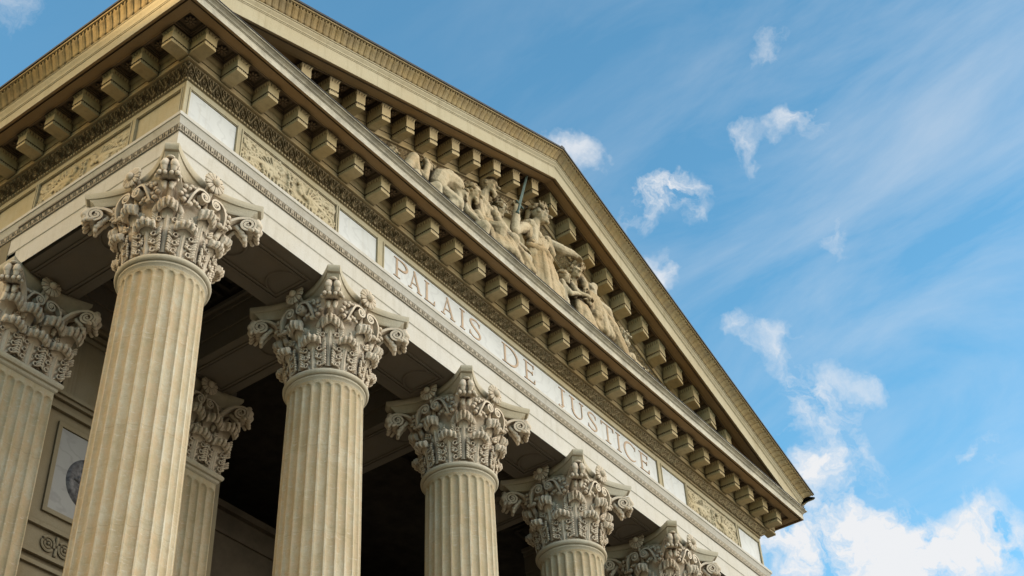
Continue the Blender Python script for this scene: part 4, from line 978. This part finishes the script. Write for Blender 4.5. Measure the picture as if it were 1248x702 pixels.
statue('kneeling_woman_statue', 'kneeling woman leaning towards the crowned figure with folded drapery over her legs', mb, [('hair', hr, .02, None), ('drapery', dr, .022, None)])
# --- right group
mb = MB(); P = head(mb, V3(8.60,3.86,-.98), .135, .9, .1); torso(mb, V3(8.56,3.59,-.95), V3(8.54,3.23,-.98), V3(8.54,2.94,-1.0), .16, .115, .5)
limb(mb, [V3(8.44,3.61,-1.0), V3(8.55,3.35,-1.12), V3(8.78,3.48,-1.14)], [.075,.06,.045]); hand(mb, V3(8.78,3.48,-1.14), (1,0,.3), r=.05); limb(mb, [V3(8.70,3.59,-.98), V3(8.80,3.46,-1.05), V3(8.94,3.59,-1.05)], [.075,.06,.045]); hand(mb, V3(8.94,3.59,-1.05), (1,0,.3), r=.05); limb(mb, [V3(8.50,2.94,-1.0), V3(8.6,2.72,-1.1)], [.12,.09]); limb(mb, [V3(8.60,2.94,-1.0), V3(8.75,2.72,-1.1)], [.12,.09])
hr = MB(); hair(P, .135, hr, rnd, 50)
statue('child_statue', 'small child reaching up to the woman below the outstretched arm', mb, [('hair', hr, .018, None)])
mb = MB(); P = head(mb, V3(9.02,4.24,-.98), .15, -.2, .1); mb.capsule(V3(9.02,4.08,-.94), V3(9.02,3.94,-.92), .07, .09); torso(mb, V3(9.02,3.86,-.92), V3(9.00,3.45,-.96), V3(9.00,3.08,-.98), .21, .14, -.1)
limb(mb, [V3(8.84,3.86,-.96), V3(8.86,3.55,-1.1), V3(9.06,3.55,-1.2)], [.09,.075,.055]); hand(mb, V3(9.06,3.55,-1.2), (1,0,.2), r=.055); limb(mb, [V3(9.20,3.86,-.95), V3(9.30,3.55,-1.06), V3(9.12,3.42,-1.18)], [.09,.075,.055]); hand(mb, V3(9.12,3.42,-1.18), (-1,0,.2), r=.055); limb(mb, [V3(9.00,3.08,-1.0), V3(9.05,2.72,-1.1)], [.2,.22])
dr = MB(); folds(dr, [V3(8.85,3.34,-1.08),V3(9.05,3.29,-1.14),V3(9.22,3.34,-1.02)], [V3(8.75,2.74,-1.14),V3(9.1,2.72,-1.26),V3(9.4,2.74,-1.14)], .07, .09, 8, rnd, .05)
hr = MB(); hair(P, .15, hr, rnd, 60, True)
statue('standing_youth_statue', 'young figure facing forwards with crossed arms, beside the small child', mb, [('hair', hr, .02, None), ('drapery', dr, .022, None)])
mb = MB(); P = head(mb, V3(9.32,4.66,-.88), .165, -.5, .2); mb.capsule(V3(9.36,4.50,-.86), V3(9.45,4.40,-.86), .08, .1); torso(mb, V3(9.52,4.32,-.88), V3(9.58,4.04,-.90), V3(9.66,3.80,-.92), .22, .15, -.3)
limb(mb, [V3(9.34,4.28,-.94), V3(9.22,4.02,-1.06), V3(9.16,3.84,-1.12)], [.10,.085,.055]); hand(mb, V3(9.16,3.84,-1.12), (-.6,0,-.6)); limb(mb, [V3(9.72,4.26,-.88), V3(9.86,4.06,-.86), V3(9.98,3.82,-.88)], [.10,.085,.06]); hand(mb, V3(9.98,3.82,-.88), (.4,0,-1))
limb(mb, [V3(9.58,3.80,-1.0), V3(9.86,3.70,-1.10), V3(10.12,3.44,-1.08), V3(10.30,3.24,-1.04), V3(10.38,3.22,-1.10)], [.17,.14,.10,.075,.055]); limb(mb, [V3(9.70,3.82,-.92), V3(10.02,3.94,-.96), V3(10.30,3.66,-.96), V3(10.44,3.40,-.98), V3(10.54,3.36,-1.03)], [.17,.135,.10,.07,.055])
dr = MB(); folds(dr, [V3(9.42,4.0,-1.0),V3(9.6,3.9,-1.08),V3(9.8,3.9,-.98)], [V3(9.2,3.0,-1.12),V3(9.5,2.95,-1.22),V3(9.9,3.1,-1.14)], .075, .10, 9, rnd, .05); dr.ball(V3(9.36,3.24,-1.14), .17); limb(dr, [V3(9.7,3.6,-1.05), V3(9.95,3.3,-1.1), V3(10.3,3.0,-1.06)], [.16,.2,.2])
hr = MB(); hair(P, .165, hr, rnd, 60, True); hr.capsule(V3(9.50,4.56,-.78), V3(9.70,4.22,-.76), .12, .13); hr.capsule(V3(9.70,4.22,-.76), V3(9.90,3.98,-.78), .12, .1)
statue('reclining_figure', 'reclining figure with long bare legs stretched down to the right', mb, [('hair', hr, .02, None), ('drapery', dr, .022, None)])
mb = MB(); P = head(mb, V3(10.70,3.66,-.92), .185, .15, .1, True); torso(mb, V3(10.80,3.32,-.90), V3(10.88,3.05,-.92), V3(10.96,2.82,-.94), .25, .16); limb(mb, [V3(11.04,3.28,-.92), V3(11.22,3.05,-1.04), V3(11.05,2.92,-1.14)], [.10,.085,.06]); hand(mb, V3(11.05,2.92,-1.14), (-1,0,0)); limb(mb, [V3(11.0,2.85,-.96), V3(11.40,3.02,-1.0), V3(11.75,2.80,-1.0)], [.15,.12,.08]); limb(mb, [V3(10.56,3.28,-.95), V3(10.5,3.02,-1.06), V3(10.68,2.9,-1.14)], [.10,.085,.06]); hand(mb, V3(10.68,2.9,-1.14), (1,0,0))
hr = MB(); hair(P, .185, hr, rnd, 80, True)
statue('lying_figure', 'half hidden bearded figure with a round curly head at the right end of the group', mb, [('hair', hr, .02, None)])
mb = MB()
for k in range(150):
    x = rnd.uniform(11.0,13.6); top = min(3.3, rk(x, ZR-.34)); z = 2.66+(top-2.66)*rnd.random()**1.3; a = rnd.uniform(0,pi); l = rnd.uniform(.05,.13)
    mb.capsule((x,-.55-.35*rnd.random(),z), (x+l*cos(a),-.72-.25*rnd.random(),z+l*sin(a)), rnd.uniform(.035,.06), rnd.uniform(.015,.035), 7)
mb.box(11.0,13.6,-.75,-.44,2.6,2.74)
o = link('tympanum_carving', remesh(mb, 'tympanum_carving', M['statue'], .02, 0), CH); o.location = CH_OFF
# boulders under the group (part of the pediment)
mb = MB()
for k in range(70):
    x = rnd.uniform(3.6,11.8); hh = .6*(9.9 < x < 10.7)*rnd.random(); mb.ball((x, rnd.uniform(-.95,-.6), 2.64+rnd.uniform(0,.14)+hh), (rnd.uniform(.15,.3), .2, rnd.uniform(.08,.2)))
link('rock_base', remesh(mb, 'rock_base', M['statue'], .03, 2), CH, CH_OFF)

# ------------------------------------------------------------------ ground
mb = MB(); n = 60; P = []
def gz(x, y):
    return GROUND-.03
R_ = [0,6,12,20,30,45,70,110,200,500,1500,4000]
mb.grid([[(XM+r*cos(2*pi*k/48)+.001*r, 4+r*sin(2*pi*k/48), gz(0,0)) for k in range(48)] for r in [.5]+R_[1:]], cv=True)
tag(mb.build('ground', M['ground']), 'pale paved square in front of the courthouse', None, None, 'structure')

mb = MB(); P = []
M['blocker_grass'] = plain('blocker_rough_grass', (.07,.08,.035), .95, var=.5, scale=.8)
for i in range(101):
    y = -80+2*i; yy = y-29
    top = 9.05+sstep(-1.9, 2.6, yy)*.75+sstep(3, 12, yy)*1.2+.25*noise.noise(Vector((y*.31,0,0)))*sstep(4, 9, yy)-sstep(2.5, 30, -yy)*6  # added unseen ridge, crest shaped to shade the flank below the gutter
    P.append([(-75, y, GROUND-.1), (-60, y, GROUND+(top-GROUND)*.45), (-47, y, GROUND+(top-GROUND)*.86), (-40, y, top), (-35, y, GROUND+(top-GROUND)*.80), (-24, y, GROUND-.1)])
mb.grid(P); tag(mb.build('sun_blocker_hill', M['blocker_grass'], None, True), 'unseen made-up ridge added to block low sun from the left flank', None, None, 'structure')
# ------------------------------------------------------------------ sky and sun
SUN_DIR = Vector((-.80*cos(math.radians(8)), .60*cos(math.radians(8)), sin(math.radians(8))))     # low sun, left and behind the front
el = math.asin(SUN_DIR.z); az = atan2(SUN_DIR.x, SUN_DIR.y)
W = bpy.data.worlds.new('World'); scene.world = W; W.use_nodes = True; nt = W.node_tree; lk = nt.links.new
for n_ in list(nt.nodes):
    if n_.type != 'OUTPUT_WORLD': nt.nodes.remove(n_)
sky = N(nt, 'ShaderNodeTexSky'); sky.sky_type = 'NISHITA'; sky.sun_disc = False; sky.sun_elevation = el; sky.sun_rotation = az
sky.air_density = 1.0; sky.dust_density = .6; sky.ozone_density = 1.6
geo = N(nt, 'ShaderNodeTexCoord'); d0 = geo.outputs['Generated']
nz1 = N(nt, 'ShaderNodeTexNoise'); nz1.inputs['Scale'].default_value = 9; nz1.inputs['Detail'].default_value = 6; nz1.inputs['Roughness'].default_value = .62; lk(d0, nz1.inputs['Vector'])
sub = N(nt, 'ShaderNodeVectorMath', operation='SUBTRACT'); lk(nz1.outputs['Color'], sub.inputs[0]); sub.inputs[1].default_value = (.5,.5,.5)
mad = N(nt, 'ShaderNodeVectorMath', operation='MULTIPLY_ADD'); lk(sub.outputs[0], mad.inputs[0]); mad.inputs[1].default_value = (.10,.10,.10); lk(d0, mad.inputs[2])
nrm = N(nt, 'ShaderNodeVectorMath', operation='NORMALIZE'); lk(mad.outputs[0], nrm.inputs[0]); dw = nrm.outputs[0]
CLOUDS = [(0.606, 0.3472, 0.7157, 0.0248, 0.9), (0.6512, 0.3208, 0.6878, 0.0319, 1.1), (0.6531, 0.3055, 0.6929, 0.0266, 1.0), (0.6481, 0.3383, 0.6823, 0.0301, 1.0), (0.6594, 0.2937, 0.692, 0.0337, 0.9), (0.675, 0.2974, 0.6752, 0.0142, 0.7), (0.6621, 0.2457, 0.708, 0.0266, 1.0), (0.6802, 0.2061, 0.7034, 0.0319, 0.75), (0.671, 0.2163, 0.7092, 0.0195, 0.5), (0.677, 0.1788, 0.7139, 0.0177, 0.5), (0.6301, 0.2133, 0.7466, 0.0213, 0.8), (0.6821, 0.3361, 0.6494, 0.0266, 0.7), (0.6941, 0.3348, 0.6373, 0.0195, 0.7), (0.7493, 0.2966, 0.592, 0.0301, 0.9), (0.7343, 0.3094, 0.6042, 0.0195, 0.5), (0.7672, 0.2904, 0.5719, 0.0248, 0.8), (0.7803, 0.2732, 0.5626, 0.0408, 1.05), (0.7771, 0.3027, 0.5518, 0.0266, 0.8), (0.8049, 0.2814, 0.5225, 0.0443, 1.2), (0.7976, 0.3033, 0.5213, 0.0266, 0.8), (0.8077, 0.3424, 0.48, 0.0549, 1.2), (0.8218, 0.3158, 0.4742, 0.0585, 1.25), (0.8381, 0.2783, 0.4691, 0.0532, 1.1), (0.8264, 0.2914, 0.4818, 0.039, 0.7), (0.8591, 0.2478, 0.4479, 0.0549, 1.1), (0.8511, 0.2741, 0.4479, 0.0532, 1.1), (0.8618, 0.2068, 0.4631, 0.0496, 1.05), (0.843, 0.1833, 0.5058, 0.0248, 0.8), (0.8379, 0.1993, 0.5081, 0.0159, 0.5), (0.7312, 0.2148, 0.6474, 0.023, 0.6), (0.7284, 0.2263, 0.6466, 0.0159, 0.4), (0.2932, 0.5791, 0.7607, 0.0399, 0.7), (0.8754, 0.1997, 0.4403, 0.0532, 0.9), (0.7897, 0.2395, 0.5648, 0.0221, 0.6), (0.7302, 0.3168, 0.6054, 0.0159, 0.5)]
acc = None
for (dx, dy, dz_, rad, amp) in CLOUDS:
    v = N(nt, 'ShaderNodeVectorMath', operation='DISTANCE'); lk(dw, v.inputs[0]); v.inputs[1].default_value = (dx, dy, dz_)
    m = N(nt, 'ShaderNodeMapRange'); m.interpolation_type = 'SMOOTHSTEP'; lk(v.outputs['Value'], m.inputs[0]); m.inputs[1].default_value = 0; m.inputs[2].default_value = rad; m.inputs[3].default_value = amp; m.inputs[4].default_value = 0
    if acc is None: acc = m.outputs[0]
    else:
        a = N(nt, 'ShaderNodeMath', operation='ADD'); lk(acc, a.inputs[0]); lk(m.outputs[0], a.inputs[1]); acc = a.outputs[0]
nz2 = N(nt, 'ShaderNodeTexNoise'); nz2.inputs['Scale'].default_value = 24; nz2.inputs['Detail'].default_value = 8; nz2.inputs['Roughness'].default_value = .62; lk(dw, nz2.inputs['Vector'])
ml = N(nt, 'ShaderNodeMath', operation='MULTIPLY'); lk(acc, ml.inputs[0]); lk(mapr(nt, nz2.outputs[0], .34, .64, .0, 1.25), ml.inputs[1])
cum = mapr(nt, ml.outputs[0], .25, 1.35, 0, .97)
# thin veils of cirrus
cmb = N(nt, 'ShaderNodeCombineXYZ')
for q, (vec, k_) in enumerate((((.266,-.904,.343), 2.2), ((-.73,.085,.685), 8.), ((.63,.43,.646), 4.))):
    d_ = N(nt, 'ShaderNodeVectorMath', operation='DOT_PRODUCT'); lk(d0, d_.inputs[0]); d_.inputs[1].default_value = Vector(vec)*k_; lk(d_.outputs['Value'], cmb.inputs[q])
mp_ = cmb
nz3 = N(nt, 'ShaderNodeTexNoise'); nz3.inputs['Scale'].default_value = 1.5; nz3.inputs['Distortion'].default_value = .5; nz3.inputs['Detail'].default_value = 8; nz3.inputs['Roughness'].default_value = .6; lk(mp_.outputs[0], nz3.inputs['Vector'])
cir = mapr(nt, nz3.outputs[0], .40, .74, 0, 1)
VEIL = (0.7675, 0.1416, 0.6253)
v = N(nt, 'ShaderNodeVectorMath', operation='DISTANCE'); lk(d0, v.inputs[0]); v.inputs[1].default_value = VEIL
vm = mapr(nt, v.outputs['Value'], .10, .44, .36, .015)
cm = N(nt, 'ShaderNodeMath', operation='MULTIPLY'); lk(cir, cm.inputs[0]); lk(vm, cm.inputs[1])
# bright cloud bank added unseen behind the photographer to light the front
dt = N(nt, 'ShaderNodeVectorMath', operation='DOT_PRODUCT'); lk(d0, dt.inputs[0]); dt.inputs[1].default_value = Vector((.42,-.84,.36)).normalized()
nz4 = N(nt, 'ShaderNodeTexNoise'); nz4.inputs['Scale'].default_value = 3; nz4.inputs['Detail'].default_value = 4; lk(d0, nz4.inputs['Vector'])
bk1 = mapr(nt, dt.outputs['Value'], .58, .93, 0, 1); bm_ = N(nt, 'ShaderNodeMath', operation='MULTIPLY'); lk(bk1, bm_.inputs[0]); lk(mapr(nt, nz4.outputs[0], .35, .6, .55, 1), bm_.inputs[1])
SKY_STR, CLOUD_L, FILL_BANK_L = .16, (.88,.885,.90), (4.55,4.10,3.50)
skc = N(nt, 'ShaderNodeVectorMath', operation='MULTIPLY'); lk(sky.outputs[0], skc.inputs[0]); skc.inputs[1].default_value = (SKY_STR*1.55, SKY_STR*2.55, SKY_STR*2.75)
c1 = mixc(nt, cm.outputs[0], skc.outputs[0], CLOUD_L); c2 = mixc(nt, cum, c1, CLOUD_L); c3 = mixc(nt, bm_.outputs[0], c2, FILL_BANK_L)
dg_ = N(nt, 'ShaderNodeVectorMath', operation='DOT_PRODUCT'); lk(d0, dg_.inputs[0]); dg_.inputs[1].default_value = Vector((-.88,.40,.30)).normalized()
gl = mapr(nt, dg_.outputs['Value'], .62, .97, 0, 1)
c3 = mixc(nt, gl, c3, (3.4,2.35,1.15))     # warm glow added beside the low sun to tint the flank
bg = N(nt, 'ShaderNodeBackground'); lk(c3, bg.inputs[0]); bg.inputs[1].default_value = 1.0
lk(bg.outputs[0], nt.nodes['World Output'].inputs[0])
W.cycles.sampling_method = 'MANUAL'; W.cycles.sample_map_resolution = 512

sl = bpy.data.lights.new('sun', 'SUN'); sl.energy = 5.0; sl.angle = math.radians(.5); sl.color = (1,.70,.36)
so = bpy.data.objects.new('sun', sl); COL.objects.link(so); so.rotation_euler = SUN_DIR.to_track_quat('Z', 'Y').to_euler(); so.location = (-20,20,30)

# ------------------------------------------------------------------ camera
cam = bpy.data.cameras.new('camera'); co = bpy.data.objects.new('camera', cam); COL.objects.link(co); scene.camera = co
co.matrix_world = Matrix(((0.593710,-0.500267,-0.630271,-8.895612),(-0.803472,-0.411442,-0.430288,-11.694118),(-0.044061,0.761871,-0.646228,-13.684932),(0,0,0,1)))
cam.sensor_width = 36; cam.lens = 48.8416; cam.clip_end = 10000; cam.clip_start = .1
scene.view_settings.view_transform = 'Standard'; scene.view_settings.look = 'None'; scene.view_settings.exposure = 0
scene.render.resolution_x = 1024; scene.render.resolution_y = 576
